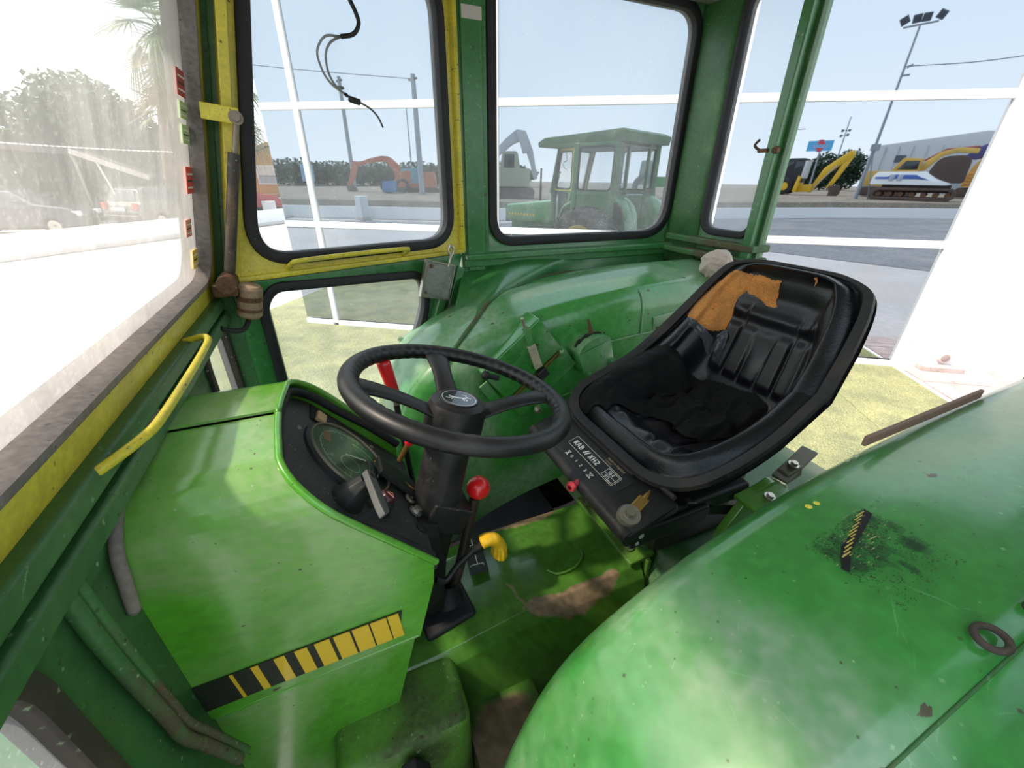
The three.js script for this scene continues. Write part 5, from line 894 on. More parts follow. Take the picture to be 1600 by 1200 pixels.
// estate car seen from behind and the side
function car(base, turn, paint, label, estate = true) {
  const t = thing('parked_car', base, label, 'car'); t.rotation.y = turn;
  const O = V(...base); const add = (n, g, m, l) => { g = Array.isArray(g) ? mergeAll(g) : g; const q = part(t, n, fin(g).translate(O.x, O.y, O.z), m, l); return q; };
  const body = estate ? [[-2.1, 0.32], [-2.12, 0.62], [-2.06, 0.86], [-1.92, 1.02], [-1.72, 1.44], [-1.4, 1.52], [-0.3, 1.54], [0.35, 1.40], [0.95, 1.02], [1.8, 0.86], [2.05, 0.7], [2.1, 0.34]] : [[-2.1, 0.32], [-2.12, 0.7], [-1.9, 0.95], [-1.2, 1.02], [-0.75, 1.4], [-0.2, 1.46], [0.35, 1.42], [0.95, 1.02], [1.8, 0.9], [2.08, 0.7], [2.12, 0.34]];
  const W = 0.86;
  const shell = grid((a, b) => { const n = body.length - 1, s = a * n, k = Math.min(n - 1, Math.floor(s)), f = s - k, x = lerp(body[k][0], body[k + 1][0], f), y = lerp(body[k][1], body[k + 1][1], f), tuck = 1 - 0.22 * sstep(0.9, 1.55, y), bb = lerp(-1, 1, b), e = Math.sign(bb) * Math.pow(Math.abs(bb), 0.55); return [x, y - 0.05 * Math.pow(Math.abs(bb), 6), e * W * tuck]; }, 66, 16, { flip: true });
  add('body_shell', shell, paint);
  const sideP = body.map(([x, y]) => [x, y]);
  for (const s of [-1, 1]) {
    const g = grid((a, b) => { const n = body.length - 1, k = Math.min(n - 1, Math.floor(a * n)), f = a * n - k, x = lerp(body[k][0], body[k + 1][0], f), y1 = lerp(body[k][1], body[k + 1][1], f) - 0.05, y = lerp(0.30, y1, b); return [x, y, s * W * (1 - 0.22 * sstep(0.9, 1.55, y))]; }, 66, 14, { flip: s < 0 });
    add('body_side', g, paint);
    const win = estate ? [[-1.62, 1.05], [-1.5, 1.36], [-1.3, 1.42], [-0.35, 1.43], [0.25, 1.32], [0.68, 1.05]] : [[-1.05, 1.06], [-0.7, 1.33], [-0.2, 1.38], [0.25, 1.32], [0.7, 1.06]];
    const lean = 0.62, zc = W * (1 - 0.22 * sstep(0.9, 1.55, 1.2)) + 0.008;
    add('side_window', ext(roundPoly(win, 0.06), 0.02, new THREE.Matrix4().makeRotationX(s > 0 ? -0.30 : 0.30).setPosition(0, 1.2 - 1.2 * Math.cos(0.3), s * (zc + 1.2 * Math.sin(0.3)) ), [], 0.003), M.carglass ??= phys({ color: 0x1a2024, roughness: 0.06, clearcoat: 1 }));
    add('window_pillar', [bar([-0.42, 1.05, s * (W * 0.99)], [-0.40, 1.43, s * (W * 0.86)], 0.02, 0.06, 0.004, V(1, 0, 0))], paint);
    add('tail_lamp', bl(-2.13, -1.98, 0.72, 0.98, s * 0.62, s * 0.83, 0.03), flat(0xb4402e, 0.25));
    add('head_lamp', bl(1.9, 2.1, 0.62, 0.78, s * 0.5, s * 0.8, 0.03), flat(0xdadada, 0.2));
    add('mirror', bl(0.62, 0.78, 1.02, 1.14, s * 0.88, s * 1.02, 0.03), paint);
    for (const x of [-1.3, 1.35]) { const wh = add('wheel', lathe([[0.19, -0.1], [0.27, -0.11], [0.31, -0.08], [0.315, 0.08], [0.27, 0.11], [0.19, 0.1]], [x, 0.315, s * 0.76], [0, 0, 1], 30), M.rubber); add('hub_cap', lathe([[0.2, 0.09], [0.17, 0.105], [0.05, 0.1], [0, 0.1]], [x, 0.315, s * 0.76], [0, 0, s], 24), M.metal); }
  }
  add('rear_window', grid((a, b) => { const y = lerp(1.04, 1.42, b), x = lerp(-1.915, -1.745, b) - 0.012; return [x, y, lerp(-0.62, 0.62, a) * (1 - 0.10 * b)]; }, 6, 6, { flip: true }), M.carglass);
  add('bumper', [bl(-2.17, -2.0, 0.32, 0.55, -0.8, 0.8, 0.05), bl(2.0, 2.16, 0.32, 0.52, -0.78, 0.78, 0.05)], paint);
  add('number_plate', bl(-2.15, -2.12, 0.70, 0.81, -0.26, 0.26, 0.005), flat(0xe8e6de, 0.4));
  add('underside', bl(-1.9, 1.9, 0.2, 0.34, -0.7, 0.7, 0.02), M.black);
  return t;
}
const silver = phys({ color: 0x5f5b55, metalness: 0.35, roughness: 0.32, clearcoat: 0.6 }), darkpaint = phys({ color: 0x3c3a40, roughness: 0.3, clearcoat: 0.8 }), redpaint = phys({ color: 0xb03038, roughness: 0.3, clearcoat: 0.8 });
car([-5.75, 0, -22.6], Math.atan2(0.813, 0.582), silver, 'silver estate car parked behind the low white wall, seen through the windscreen');
car([-9.8, 0, -20.6], Math.atan2(-0.75, -0.66) + 2.2, darkpaint, 'dark car parked under the sloping shelter at the left edge', false);
car([-4.2, 0.0, -29.5], 0.4, redpaint, 'red car in front of the orange house', false);

// trees
M.bark = phys({ roughness: 1, ...paintTex(256, 0.8, { ...G0, base: [112, 94, 78], mottle: 0.6, grain: 0.5, dust: 0.5, dustCol: [150, 132, 112], chips: 10, chipCol: [70, 56, 44], scratchCol: [80, 66, 54], rough: 0.95 }) });
const leafA = phys({ color: 0x5f7a3c, roughness: 0.85, transmission: 0.35, thickness: 0 }), leafB = phys({ color: 0x3e5a34, roughness: 0.85, transmission: 0.3, thickness: 0 }), leafC = phys({ color: 0x2f4a30, roughness: 0.9, transmission: 0.25, thickness: 0 });
function crownGeo(blobs, n, size) {
  const P = [], I = [], q = new THREE.Quaternion(), e = new THREE.Euler(), v = V();
  const tot = blobs.reduce((s, b) => s + b[3] * b[4], 0);
  for (const [cx, cy, cz, rx, ry] of blobs) {
    const m = Math.round(n * rx * ry / tot);
    for (let k = 0; k < m; k++) {
      const u = rnd() * 2 - 1, ph = rnd() * 6.283, rad = Math.pow(rnd(), 0.33), w = Math.sqrt(1 - u * u), bump = 0.75 + 0.4 * n3(cx + w * Math.cos(ph) * 4 + 20, cy + u * 4 + 20, w * Math.sin(ph) * 4 + 20);
      const x = cx + rx * rad * w * Math.cos(ph) * bump, y = cy + ry * rad * u * bump, z = cz + rx * rad * w * Math.sin(ph) * bump;
      q.setFromEuler(e.set(rr(-0.9, 0.9), rnd() * 6.283, rr(-0.9, 0.9)));
      const s = size * rr(0.6, 1.3), b = P.length / 3;
      for (const [a, c, d] of [[-0.5, 0, 0], [-0.12, 0.3, 0.06], [0.5, 0.05, 0], [0.12, -0.3, 0.06]]) { v.set(a * s, d * s, c * s).applyQuaternion(q); P.push(x + v.x, y + v.y, z + v.z); }
      I.push(b, b + 1, b + 2, b, b + 2, b + 3);
    }
  }
  const g = new THREE.BufferGeometry(); g.setAttribute('position', new THREE.Float32BufferAttribute(P, 3)); g.setIndex(I); g.computeVertexNormals(); return g;
}
function tree(base, blobs, n, size, mat, label, group) {
  const t = thing('tree', base, label, 'tree', group), O = V(...base);
  const f = part(t, 'foliage', crownGeo(blobs, n, size).translate(O.x, O.y, O.z), mat); f.userData.kind = 'stuff';
  const top = blobs[0];
  part(t, 'trunk', tube([[O.x, O.y - 0.05, O.z], [O.x + 0.1, O.y + top[1] * 0.4, O.z], [O.x + top[0] * 0.5, O.y + top[1], O.z + top[2] * 0.5]], 0.14, 10, false, 8), M.bark);
  for (const b of blobs.slice(1, 4)) part(t, 'branch', tube([[O.x + 0.05, O.y + top[1] * 0.35, O.z], [O.x + b[0] * 0.5, O.y + b[1] * 0.8, O.z + b[2] * 0.5], [O.x + b[0], O.y + b[1], O.z + b[2]]], 0.06, 8, false, 6), M.bark);
}
tree([-9.4, 0, -28.2], [[0, 4.2, 0, 2.0, 2.0], [-1.6, 3.4, 0.2, 1.7, 1.7], [1.4, 3.6, 0.1, 1.5, 1.7], [-3.0, 2.4, 0.3, 1.5, 1.5], [2.4, 2.6, 0.0, 1.3, 1.5], [0, 2.2, 0.4, 2.2, 1.2]], 15000, 0.30, leafB, 'broad dark tree behind the sloping shelter at the left');
tree([-14.4, 0, -25.5], [[0, 3.4, 0, 2.2, 1.9], [1.6, 2.6, 0.3, 1.6, 1.5], [-1.4, 2.8, 0, 1.6, 1.6]], 8000, 0.30, leafB, 'leafy tree at the far left edge behind the wall');
tree([-0.4, 0, -29.2], [[0, 2.2, 0, 0.9, 1.0], [-0.6, 1.7, 0, 0.7, 0.8], [0.4, 1.6, 0.2, 0.7, 0.7]], 3500, 0.2, leafA, 'small shrub tree beside the orange house');
// fan palms: every frond a part of its own
function frondGeo(len, droop, fan) {
  const P = [], I = [], blades = 15;
  for (let k = 0; k < blades; k++) {
    const a = lerp(-1.35, 1.35, k / (blades - 1)), L = len * (0.62 + 0.38 * Math.cos(a * 0.8)) , w = 0.045 * fan;
    const o = len * 0.45; // petiole length
    const N = 4, b = P.length / 3;
    for (let j = 0; j <= N; j++) { const s = j / N, r = L * 0.75 * s, x = o + r * Math.cos(a), z = r * Math.sin(a), y = -droop * (Math.pow((x) / len, 2)) - 0.25 * droop * s * s, ww = w * (1 - s * 0.96); P.push(x - Math.sin(a) * ww, y, z + Math.cos(a) * ww, x + Math.sin(a) * ww, y, z - Math.cos(a) * ww); }
    for (let j = 0; j < N; j++) { const q = b + j * 2; I.push(q, q + 1, q + 2, q + 1, q + 3, q + 2); }
  }
  const g = new THREE.BufferGeometry(); g.setAttribute('position', new THREE.Float32BufferAttribute(P, 3)); g.setIndex(I); g.computeVertexNormals();
  return mergeAll([g, tube([[0, 0, 0], [len * 0.25, -droop * 0.05, 0], [len * 0.47, -droop * 0.2, 0]], 0.022, 8, false, 5)]);
}
const frondMat = phys({ color: 0x6a7f4e, roughness: 0.75, transmission: 0.3, thickness: 0 }), deadMat = phys({ color: 0x9a8a68, roughness: 0.9, transmission: 0.2, thickness: 0 });
const fronds = [frondGeo(1.9, 0.35, 1), frondGeo(2.0, 0.9, 1), frondGeo(1.8, 1.5, 1.1)].map(fin), skirt = [frondGeo(1.3, 1.6, 1.2)].map(fin);
function palm(base, top, label, n = 22, k = 1) {
  const t = thing('palm_tree', base, label, 'palm tree', undefined);
  const lx = top[0] - base[0], lz = top[2] - base[2], H = top[1] - base[1];
  part(t, 'trunk', tube([base, [base[0] + lx * 0.3, base[1] + H * 0.4, base[2] + lz * 0.3], top], 0.21 * k, 24, false, 12), M.bark);
  const put = (g, m, el, az, s, y, name) => { const f = new THREE.Mesh(g, m); f.name = name; f.castShadow = f.receiveShadow = true; f.position.set(lx * (y / H), y, lz * (y / H)); f.rotation.set(0, az, el, 'YZX'); f.scale.setScalar(s); t.add(f); };
  for (let i = 0; i < n; i++) { const u = i / n; put(fronds[u < 0.4 ? 0 : u < 0.7 ? 1 : 2], frondMat, lerp(1.15, -0.65, u) + rr(-0.1, 0.1), i * 2.4 + rr(-0.2, 0.2), k * rr(0.9, 1.15), H, 'frond'); }
  for (let i = 0; i < 16; i++) put(skirt[0], deadMat, rr(-1.5, -0.85), i * 2.4 + rr(-0.3, 0.3), k * rr(0.7, 1.1), H - rr(0.1, 1.4), 'dead_frond');
}
palm([-6.3, 0, -25.0], [-4.75, 7.4, -25.3], 'tall palm with a shaggy skirt seen at the edge of the windscreen', 22, 1.15);
palm([-6.6, 0, -27.4], [-5.75, 4.6, -27.4], 'shorter palm behind the stickers on the windscreen', 18, 0.9);
palm([-4.3, 0, -27.4], [-3.5, 6.3, -27.0], 'palm whose fronds hang beside the left end of the glass facade', 24, 1.4);
{
  const t = thing('car_shelter', [-8.5, 0, -24.5], 'dark sloping shelter roof behind the silver car', 'shelter');
  part(t, 'roof_sheet', ext([[-12.5, 3.1], [-9.0, 2.84], [-6.65, 1.86], [-6.65, 1.80], [-9.0, 2.62], [-12.5, 2.9]], 3.0, M4(0, 0, -25.8), [], 0.004), flat(0x55504e, 0.8));
  part(t, 'fascia', bar([-9.0, 2.78, -24.26], [-6.62, 1.80, -24.26], 0.04, 0.2, 0.005), flat(0xb8b0a8, 0.7), 'pale fascia board');
  for (const [x, y] of [[-9.0, 2.7], [-11.9, 2.9]]) part(t, 'post', bl(x - 0.05, x + 0.05, 0, y, -24.5, -24.4, 0.005), M.dullmetal);
  part(t, 'back_wall', bl(-13, -6.2, 0, 1.9, -27.4, -27.2, 0.01), flat(0x4c4644, 0.9));
  const p = thing('leaning_post', [-7.2, 0, -21.4], 'thin pale post leaning over the silver car', 'post');
  part(p, 'shaft', rod([-6.75, 0, -21.0], [-7.35, 2.3, -21.6], 0.035, 0.03), flat(0xb9b2a6, 0.7));
  part(p, 'cap', ball([-7.35, 2.31, -21.6], 0.04, 10), flat(0x8f8880, 0.7));
  // pennant cord
  const c = thing('pennant_cord', [-4.2, 2.4, -12.7], 'white dashed cord strung across the view through the windscreen', 'cord');
  const A = V(-7.2, 2.62, -12.0), B = V(-2.2, 2.47, -13.3), at = (k) => { const p = A.clone().lerp(B, k); p.y -= 0.06 * 4 * k * (1 - k); return p; };
  part(c, 'cord', tube([0, 0.25, 0.5, 0.75, 1].map((k) => at(k).toArray()), 0.006, 40, false, 6), flat(0xd8d4d0, 0.7));
  for (let k = 0; k < 58; k++) { const a = at((k + 0.15) / 58), b = at((k + 0.75) / 58); part(c, 'bead', rod(a.toArray(), b.toArray(), 0.013, 0.013, 8), M.white); }
}
{
  const t = thing('house', [-2.2, 0, -32.5], 'orange rendered house with a roller-shuttered window beyond the wall', 'house');
  const o = phys({ roughness: 1, ...paintTex(256, 3, { ...G0, base: [222, 172, 112], mottle: 0.12, grain: 0.1, dust: 0.3, dustCol: [232, 196, 150], scratches: 4, specks: 40, chips: 0, scratchCol: [200, 150, 96], rough: 0.9 }) });
  part(t, 'wall', ext([[-4.05, 0], [2.5, 0], [2.5, 3.0], [-2.2, 3.45], [-4.05, 2.75]], 4.0, M4(0, 0, -33.3), [], 0.01), o);
  part(t, 'roof_edge', [bar([-4.5, 2.72, -31.2], [-2.2, 3.62, -31.2], 0.5, 0.16, 0.01), bar([-2.2, 3.62, -31.2], [2.6, 3.15, -31.2], 0.5, 0.16, 0.01)], flat(0xc89a72, 0.8));
  part(t, 'roof', [bar([-4.5, 2.78, -33.5], [-2.2, 3.68, -33.5], 5, 0.1, 0.01), bar([-2.2, 3.68, -33.5], [2.6, 3.2, -33.5], 5, 0.1, 0.01)], flat(0xb06e4c, 0.85));
  const wd = part(t, 'window_frame', ext(rect(-3.1, -1.9, 1.45, 2.5), 0.1, M4(0, 0, -31.27), [rect(-3.02, -1.98, 1.52, 2.42)], 0.01), M.white);
  part(wd, 'roller_shutter', bl(-3.02, -1.98, 1.95, 2.42, -31.32, -31.26, 0.005), flat(0xefe6dc, 0.6));
  for (const x of [-3.0, -2.66, -2.32]) part(wd, 'pane', bl(x, x + 0.3, 1.53, 1.94, -31.32, -31.29, 0.002), flat(0xb4bcc4, 0.15));
  part(t, 'gate_post', bl(-4.6, -4.25, 0, 1.4, -31.0, -30.7, 0.02), M.white);
  single('garden_wall', bl(-3.6, 1.0, 0, 0.95, -30.4, -30.2, 0.02), flat(0xb08a74, 0.9), 'low brownish garden wall before the orange house', 'wall');
  single('white_box', bl(-3.0, -2.3, 0, 0.62, -29.4, -29.0, 0.03), M.white, 'small white box on the ground before the orange house', 'box');
}
// ---------------------------------------------------------------- the yard behind the camera, seen only in the mirror glass
{
  const g = structure('ground_terrace', [0, 0, 0], 'raised earth yard behind the boundary wall');
  const edge = [[-19.2, 0.3], [-11.8, 6.15], [-5.1, 15.75], [0.9, 24.75], [6.9, 31.15], [22, 45.2]];
  const poly = [...edge, [70, 80], [60, 140], [-40, 140], [-110, 90], [-110, 10], [-40, -6]].map(([x, z]) => [x, -z]);
  part(g, 'terrace_earth', ext(poly.reverse(), 0.9, new THREE.Matrix4().makeRotationX(-Math.PI / 2).setPosition(0, 0.42, 0), [], 0.01), M.dirt);
  const r = structure('road', [0, 0, 0], 'grey asphalt apron behind the camera');
  part(r, 'asphalt', ext([[-18, 1.0], [-9.5, -6.5], [-4.5, -15.0], [0.5, -23.2], [6.5, -30], [22, -44], [40, -40], [20, -9.5], [9, -6.5], [-2, -7.5], [-10, -1.5], [-15, 2.5]], 0.02, new THREE.Matrix4().makeRotationX(-Math.PI / 2).setPosition(0, -0.004, 0), [], 0), M.asphalt);
  const s = structure('warehouse', [6, 0.9, 60], 'long grey warehouse across the yard');
  const sheet = phys({ roughness: 0.6, color: 0xb4b8bc });
  part(s, 'front', ext([[-2.4, 0.8], [30, 0.8], [30, 6.0], [6.5, 6.75], [-1.6, 5.75], [-2.4, 5.0]], 12, M4(0, 0, 66), [], 0.02), sheet);
  for (let k = 0; k < 26; k++) part(s, 'rib', bl(-1.2 + k * 1.2, -1.12 + k * 1.2, 2.6, 5.6, 59.93, 60.0, 0.01), sheet);
  part(s, 'window', bl(0.0, 0.9, 4.0, 4.7, 59.9, 60.02, 0.01), flat(0x4c5660, 0.2));
  part(s, 'dado', bl(-2.4, 30, 0.8, 2.5, 59.94, 60.0, 0.01), flat(0x9aa0a8, 0.7));
}
const Y0 = 0.9, Ym = flat(0xe0b422, 0.45, { clearcoat: 0.3 }), Wm = flat(0xeef0f2, 0.4, { clearcoat: 0.3 }), Km = flat(0x23262a, 0.5), Bm = flat(0x55463f, 0.8), Gm = phys({ color: 0x2a3136, roughness: 0.12, clearcoat: 0.6 });
const exb = (pts, d, z, bev = 0.02) => ext(pts, d, M4(0, 0, z), [], bev);
{ // backhoe loader
  const z = 39.0, t = thing('backhoe_loader', [-4.5, Y0, z], 'yellow backhoe loader with a black cab, mirrored in the right-hand glass', 'backhoe');
  const X = (px) => -5.95 + (px - 1216) * 0.0398, Y = (py) => Y0 + (304 - py) * 0.0503, P = (l) => l.map(([a, b]) => [X(a), Y(b)]);
  part(t, 'cab', exb(roundPoly(P([[1219, 285], [1266, 285], [1268, 250], [1264, 247], [1234, 247], [1228, 252]]), 0.1), 1.5, z), Km);
  part(t, 'cab_glass', exb(P([[1230, 262], [1243, 262], [1245, 252], [1234, 252]]), 1.54, z, 0.005), Gm);
  part(t, 'cab_glass', exb(P([[1247, 268], [1262, 268], [1263, 252], [1248, 252]]), 1.54, z, 0.005), Gm);
  part(t, 'cab_post', exb(P([[1264, 278], [1269, 278], [1270, 251], [1265, 251]]), 1.56, z, 0.01), flat(0xc8ccd0, 0.5));
  part(t, 'fender', exb(P([[1219, 292], [1224, 280], [1236, 275], [1250, 278], [1258, 288], [1254, 286], [1246, 281], [1236, 279], [1228, 283]]), 1.7, z), Km);
  for (const s of [-1, 1]) { const q = part(t, 'wheel', lathe([[0.33, -0.2], [0.55, -0.22], [0.66, -0.15], [0.66, 0.15], [0.55, 0.22], [0.33, 0.2]], [X(1237), Y0 + 0.66, z + s * 0.8], [0, 0, 1], 32), M.rubber); part(q, 'hub', lathe([[0.34, 0.16], [0.3, 0.2], [0.12, 0.21], [0, 0.21]], [X(1237), Y0 + 0.66, z + s * 0.8], [0, 0, s], 24), Ym); }
  part(t, 'front_body', exb(P([[1190, 296], [1221, 297], [1222, 285], [1192, 286]]), 1.0, z), Ym);
  part(t, 'stabiliser', exb(P([[1255, 299], [1262, 300], [1266, 276], [1260, 274]]), 1.9, z), Ym);
  part(t, 'king_post', exb(P([[1263, 300], [1288, 299], [1288, 287], [1264, 288]]), 0.7, z), Ym);
  part(t, 'boom', exb(roundPoly(P([[1281, 300], [1288, 300], [1305, 274], [1330, 255], [1346, 244], [1344, 237], [1336, 237], [1300, 262], [1296, 270]]), 0.08), 0.4, z), Ym);
  part(t, 'dipper', exb(roundPoly(P([[1341, 239], [1347, 242], [1336, 264], [1322, 291], [1313, 294], [1322, 274], [1330, 255]]), 0.08), 0.34, z), Ym);
  part(t, 'bucket', exb(roundPoly(P([[1318, 289], [1336, 288], [1340, 300], [1332, 309], [1320, 308], [1322, 300]]), 0.1), 0.8, z), Bm);
  part(t, 'hydraulic_ram', bar([X(1292), Y(292), z - 0.3], [X(1322), Y(258), z - 0.3], 0.09, 0.09, 0.02), M.metal);
}
{ // white tracked machine with a dark counterweight
  const z = 33.2, t = thing('tracked_excavator', [3.8, Y0, z], 'white and blue tracked machine on long tracks, mirrored in the right-hand glass', 'excavator');
  const X = (px) => 1.62 + (px - 1362) * 0.0336, Y = (py) => Y0 + (312 - py) * 0.0395, P = (l) => l.map(([a, b]) => [X(a), Y(b)]);
  part(t, 'hull', exb(roundPoly(P([[1360, 288], [1362, 275], [1368, 268.5], [1440, 268], [1462, 280], [1483, 286], [1479, 288.5]]), 0.08), 2.1, z), Wm);
  part(t, 'blue_stripe', exb(P([[1366, 279.5], [1366, 276.5], [1386, 276], [1390, 272.5], [1428, 273], [1436, 276.5], [1450, 280.8], [1430, 279.5]]), 2.14, z, 0.004), flat(0x3c5fa8, 0.4));
  for (const x of [1388, 1401]) part(t, 'grey_panel', exb(P([[x, 282.5], [x + 8, 282.5], [x + 9, 272.5], [x + 1, 272.5]]), 2.16, z, 0.004), flat(0xaab0bc, 0.5));
  part(t, 'rear_body', exb(roundPoly(P([[1443, 270], [1450, 252], [1460, 246], [1486, 245], [1497, 251], [1499, 285], [1480, 285], [1462, 279]]), 0.2), 2.2, z + 0.1), Bm);
  for (const s of [-1, 1]) {
    const q = part(t, 'track', ext(roundPoly(P([[1366, 311], [1492, 311], [1498, 302], [1490, 293], [1372, 293], [1364, 302]]), 0.28), 0.5, M4(0, 0, z + s * 0.9), [roundPoly(P([[1374, 307], [1486, 307], [1491, 302], [1485, 297], [1378, 297], [1372, 302]]), 0.18)], 0.03), Bm);
    for (let k = 0; k < 7; k++) part(q, 'roller', lathe([[0, 0.2], [0.13, 0.2], [0.16, 0.14], [0.16, -0.14], [0.13, -0.2], [0, -0.2]], [X(1380 + k * 17.5), Y(303), z + s * 0.9], [0, 0, 1], 18), M.rust);
    for (let k = 0; k < 24; k++) part(q, 'shoe', bl(X(1370 + k * 5.1), X(1373 + k * 5.1), Y(312.2), Y(310.4), z + s * 0.9 - 0.27, z + s * 0.9 + 0.27, 0.01), Bm);
  }
  part(t, 'undercarriage', bl(X(1380), X(1485), Y(300), Y(288), z - 0.6, z + 0.6, 0.05), Bm);
}
{ // yellow excavators behind it
  const z = 41, t = thing('yellow_excavator', [4.2, Y0, z], 'yellow excavator with an amber-framed cab behind the white tracked machine', 'excavator');
  const X = (px) => 1.05 + (px - 1362) * 0.0385, Y = (py) => Y0 + (309 - py) * 0.0465, P = (l) => l.map(([a, b]) => [X(a), Y(b)]);
  part(t, 'house', exb(roundPoly(P([[1335, 292], [1420, 292], [1420, 268], [1338, 268]]), 0.1), 2.3, z), flat(0xc9a552, 0.5));
  part(t, 'cab', exb(roundPoly(P([[1380, 270], [1425, 270], [1425, 250], [1395, 248]]), 0.1), 1.2, z - 0.5), flat(0xd0a548, 0.5));
  part(t, 'cab_glass', exb(P([[1390, 266], [1422, 266], [1421, 253], [1400, 253]]), 1.24, z - 0.5, 0.005), Gm);
  part(t, 'boom', exb(roundPoly(P([[1424, 268], [1432, 268], [1450, 246], [1470, 241], [1500, 243], [1500, 236], [1470, 234], [1446, 240], [1428, 254]]), 0.1), 0.5, z), flat(0xd6b25a, 0.5));
  part(t, 'track', exb(roundPoly(P([[1340, 308], [1430, 308], [1430, 293], [1340, 293]]), 0.25), 2.4, z), Bm);
  const u = thing('red_boom_machine', [6, Y0, 44], 'excavator with a red boom and blue arm at the right end of the glass', 'excavator');
  part(u, 'boom', exb(roundPoly(P([[1420, 250], [1425, 252], [1452, 237], [1500, 232], [1500, 229], [1450, 232]]), 0.05), 0.4, 44), flat(0xa0504a, 0.5));
  part(u, 'arm', exb(roundPoly(P([[1480, 246], [1500, 250], [1560, 236], [1560, 217], [1504, 228]]), 0.1), 0.7, 44), flat(0x4a4880, 0.5));
  part(u, 'house', exb(roundPoly(P([[1495, 292], [1560, 292], [1560, 240], [1516, 238], [1500, 262]]), 0.15), 2.2, 44), flat(0xc49a58, 0.6));
  part(u, 'panel', exb(P([[1514, 252], [1528, 252], [1530, 242], [1517, 242]]), 2.3, 44, 0.01), Wm);
  part(u, 'track', exb(roundPoly(P([[1490, 308], [1570, 308], [1570, 293], [1490, 293]]), 0.25), 2.3, 44), Bm);
  part(u, 'steps', [...Array(5)].map((_, k) => bl(X(1500), X(1508), Y(272 + k * 5), Y(270.5 + k * 5), 42.7, 42.85, 0.005)), flat(0xd8a050, 0.5));
}
{ // floodlight masts, poles, sign, pylon, cables
  const grey = flat(0x8d949c, 0.5);
  const t = thing('floodlight_mast', [1.1, Y0, 32.3], 'tall leaning floodlight mast with four lamps, mirrored in the right-hand glass', 'light mast');
  part(t, 'mast', [rod([1.0, Y0 - 0.1, 32.5], [1.12, 4.2, 32.3], 0.14, 0.11, 12), rod([1.12, 4.2, 32.3], [1.24, 10.55, 31.85], 0.09, 0.05, 12)], grey);
  part(t, 'stay', rod([1.75, Y0 - 0.1, 32.6], [1.15, 3.7, 32.3], 0.04, 0.04, 8), grey);
  part(t, 'crossarm', rod([0.45, 10.5, 31.85], [2.05, 10.55, 31.85], 0.05, 0.05, 8), grey);
  for (const [x, r] of [[0.42, 0.5], [1.0, 0.05], [1.45, -0.05], [2.1, -0.5]]) part(t, 'lamp_head', bx(0.42, 0.42, 0.2, x, 10.85, 31.85, -0.3, 0, r, 0.03), flat(0x444b55, 0.4));
  part(t, 'bracket', [bl(0.9, 1.4, 3.9, 4.3, 32.15, 32.5, 0.02), bl(1.2, 1.6, 8.0, 8.1, 32.0, 32.1, 0.02)], grey);
  const c = thing('overhead_cable', [8, 8, 30], 'overhead cable running right from the floodlight mast', 'cable');
  part(c, 'cable', tube([[1.25, 8.5, 32.0], [6, 8.25, 31.5], [14, 8.8, 30.5], [24, 10.2, 29]], 0.025, 40, false, 6), flat(0x6c747e, 0.6)); part(c, 'clamp', bx(0.3, 0.12, 0.1, 1.45, 8.5, 32, 0, 0, 0.3), grey);
  const u = thing('floodlight_mast', [-6.5, Y0, 66.5], 'thin distant mast with small lamps beside the trees', 'light mast');
  part(u, 'mast', rod([-6.56, Y0, 66.6], [-6.47, 9.4, 66.35], 0.1, 0.06, 8), grey);
  for (const [x, y] of [[-6.9, 7.9], [-6.15, 7.9], [-6.9, 7.3], [-6.2, 7.4]]) part(u, 'lamp_head', bx(0.28, 0.28, 0.15, x, y, 66.4, 0, 0, 0, 0.02), flat(0x5a646e, 0.5));
  part(u, 'crossarm', [rod([-6.9, 7.9, 66.4], [-6.15, 7.9, 66.4], 0.03), rod([-6.9, 7.3, 66.4], [-6.2, 7.4, 66.4], 0.03)], grey);
  const s = thing('roadside_sign', [-6.8, Y0, 56.3], 'blue billboard with a red disc and white lettering on a post', 'sign');
  const cv = document.createElement('canvas'); cv.width = 512; cv.height = 192; const k = cv.getContext('2d');
  k.fillStyle = '#58aee0'; k.fillRect(0, 0, 512, 192); k.fillStyle = '#d8424a'; k.beginPath(); k.arc(246, 96, 96, 0, 6.3); k.fill();
  k.fillStyle = '#58aee0'; k.fillRect(130, 72, 230, 50); k.font = 'bold 112px sans-serif'; k.lineWidth = 10; k.strokeStyle = '#2c4f9e'; k.strokeText('Luzile', 92, 134); k.fillStyle = '#a9cdf0'; k.fillText('Luzile', 92, 134);
  const tx = new THREE.CanvasTexture(cv); tx.colorSpace = THREE.SRGBColorSpace;
  part(s, 'board', bl(-8.15, -5.65, 5.15, 6.2, 56.25, 56.4, 0.02), flat(0x58aee0, 0.5));
  const pl = new THREE.PlaneGeometry(2.5, 1.05).rotateY(Math.PI).translate(-6.9, 5.675, 56.235); pl.userData.uv = true;
  part(s, 'board_print', pl, phys({ map: tx, roughness: 0.5 }), 'blue and red print reading Luzile');
  part(s, 'disc', lathe([[0, 0.04], [0.62, 0.04], [0.64, 0], [0, -0.0]], [-6.88, 5.68, 56.33], [0, 0, 1], 32), flat(0xd8424a, 0.5));
  part(s, 'post', rod([-6.75, Y0, 56.4], [-6.75, 5.2, 56.4], 0.1, 0.08, 10), grey);
  const p = thing('lattice_pylon', [-14.6, Y0, 75], 'lattice power pylon beyond the backhoe', 'pylon');
  for (const [dx, dz] of [[-0.3, -0.3], [0.3, -0.3], [0.3, 0.3], [-0.3, 0.3]]) part(p, 'leg', rod([-14.6 + dx, Y0, 75 + dz], [-14.75 + dx * 0.4, 9.6, 75 + dz * 0.4], 0.05, 0.04, 6), grey);
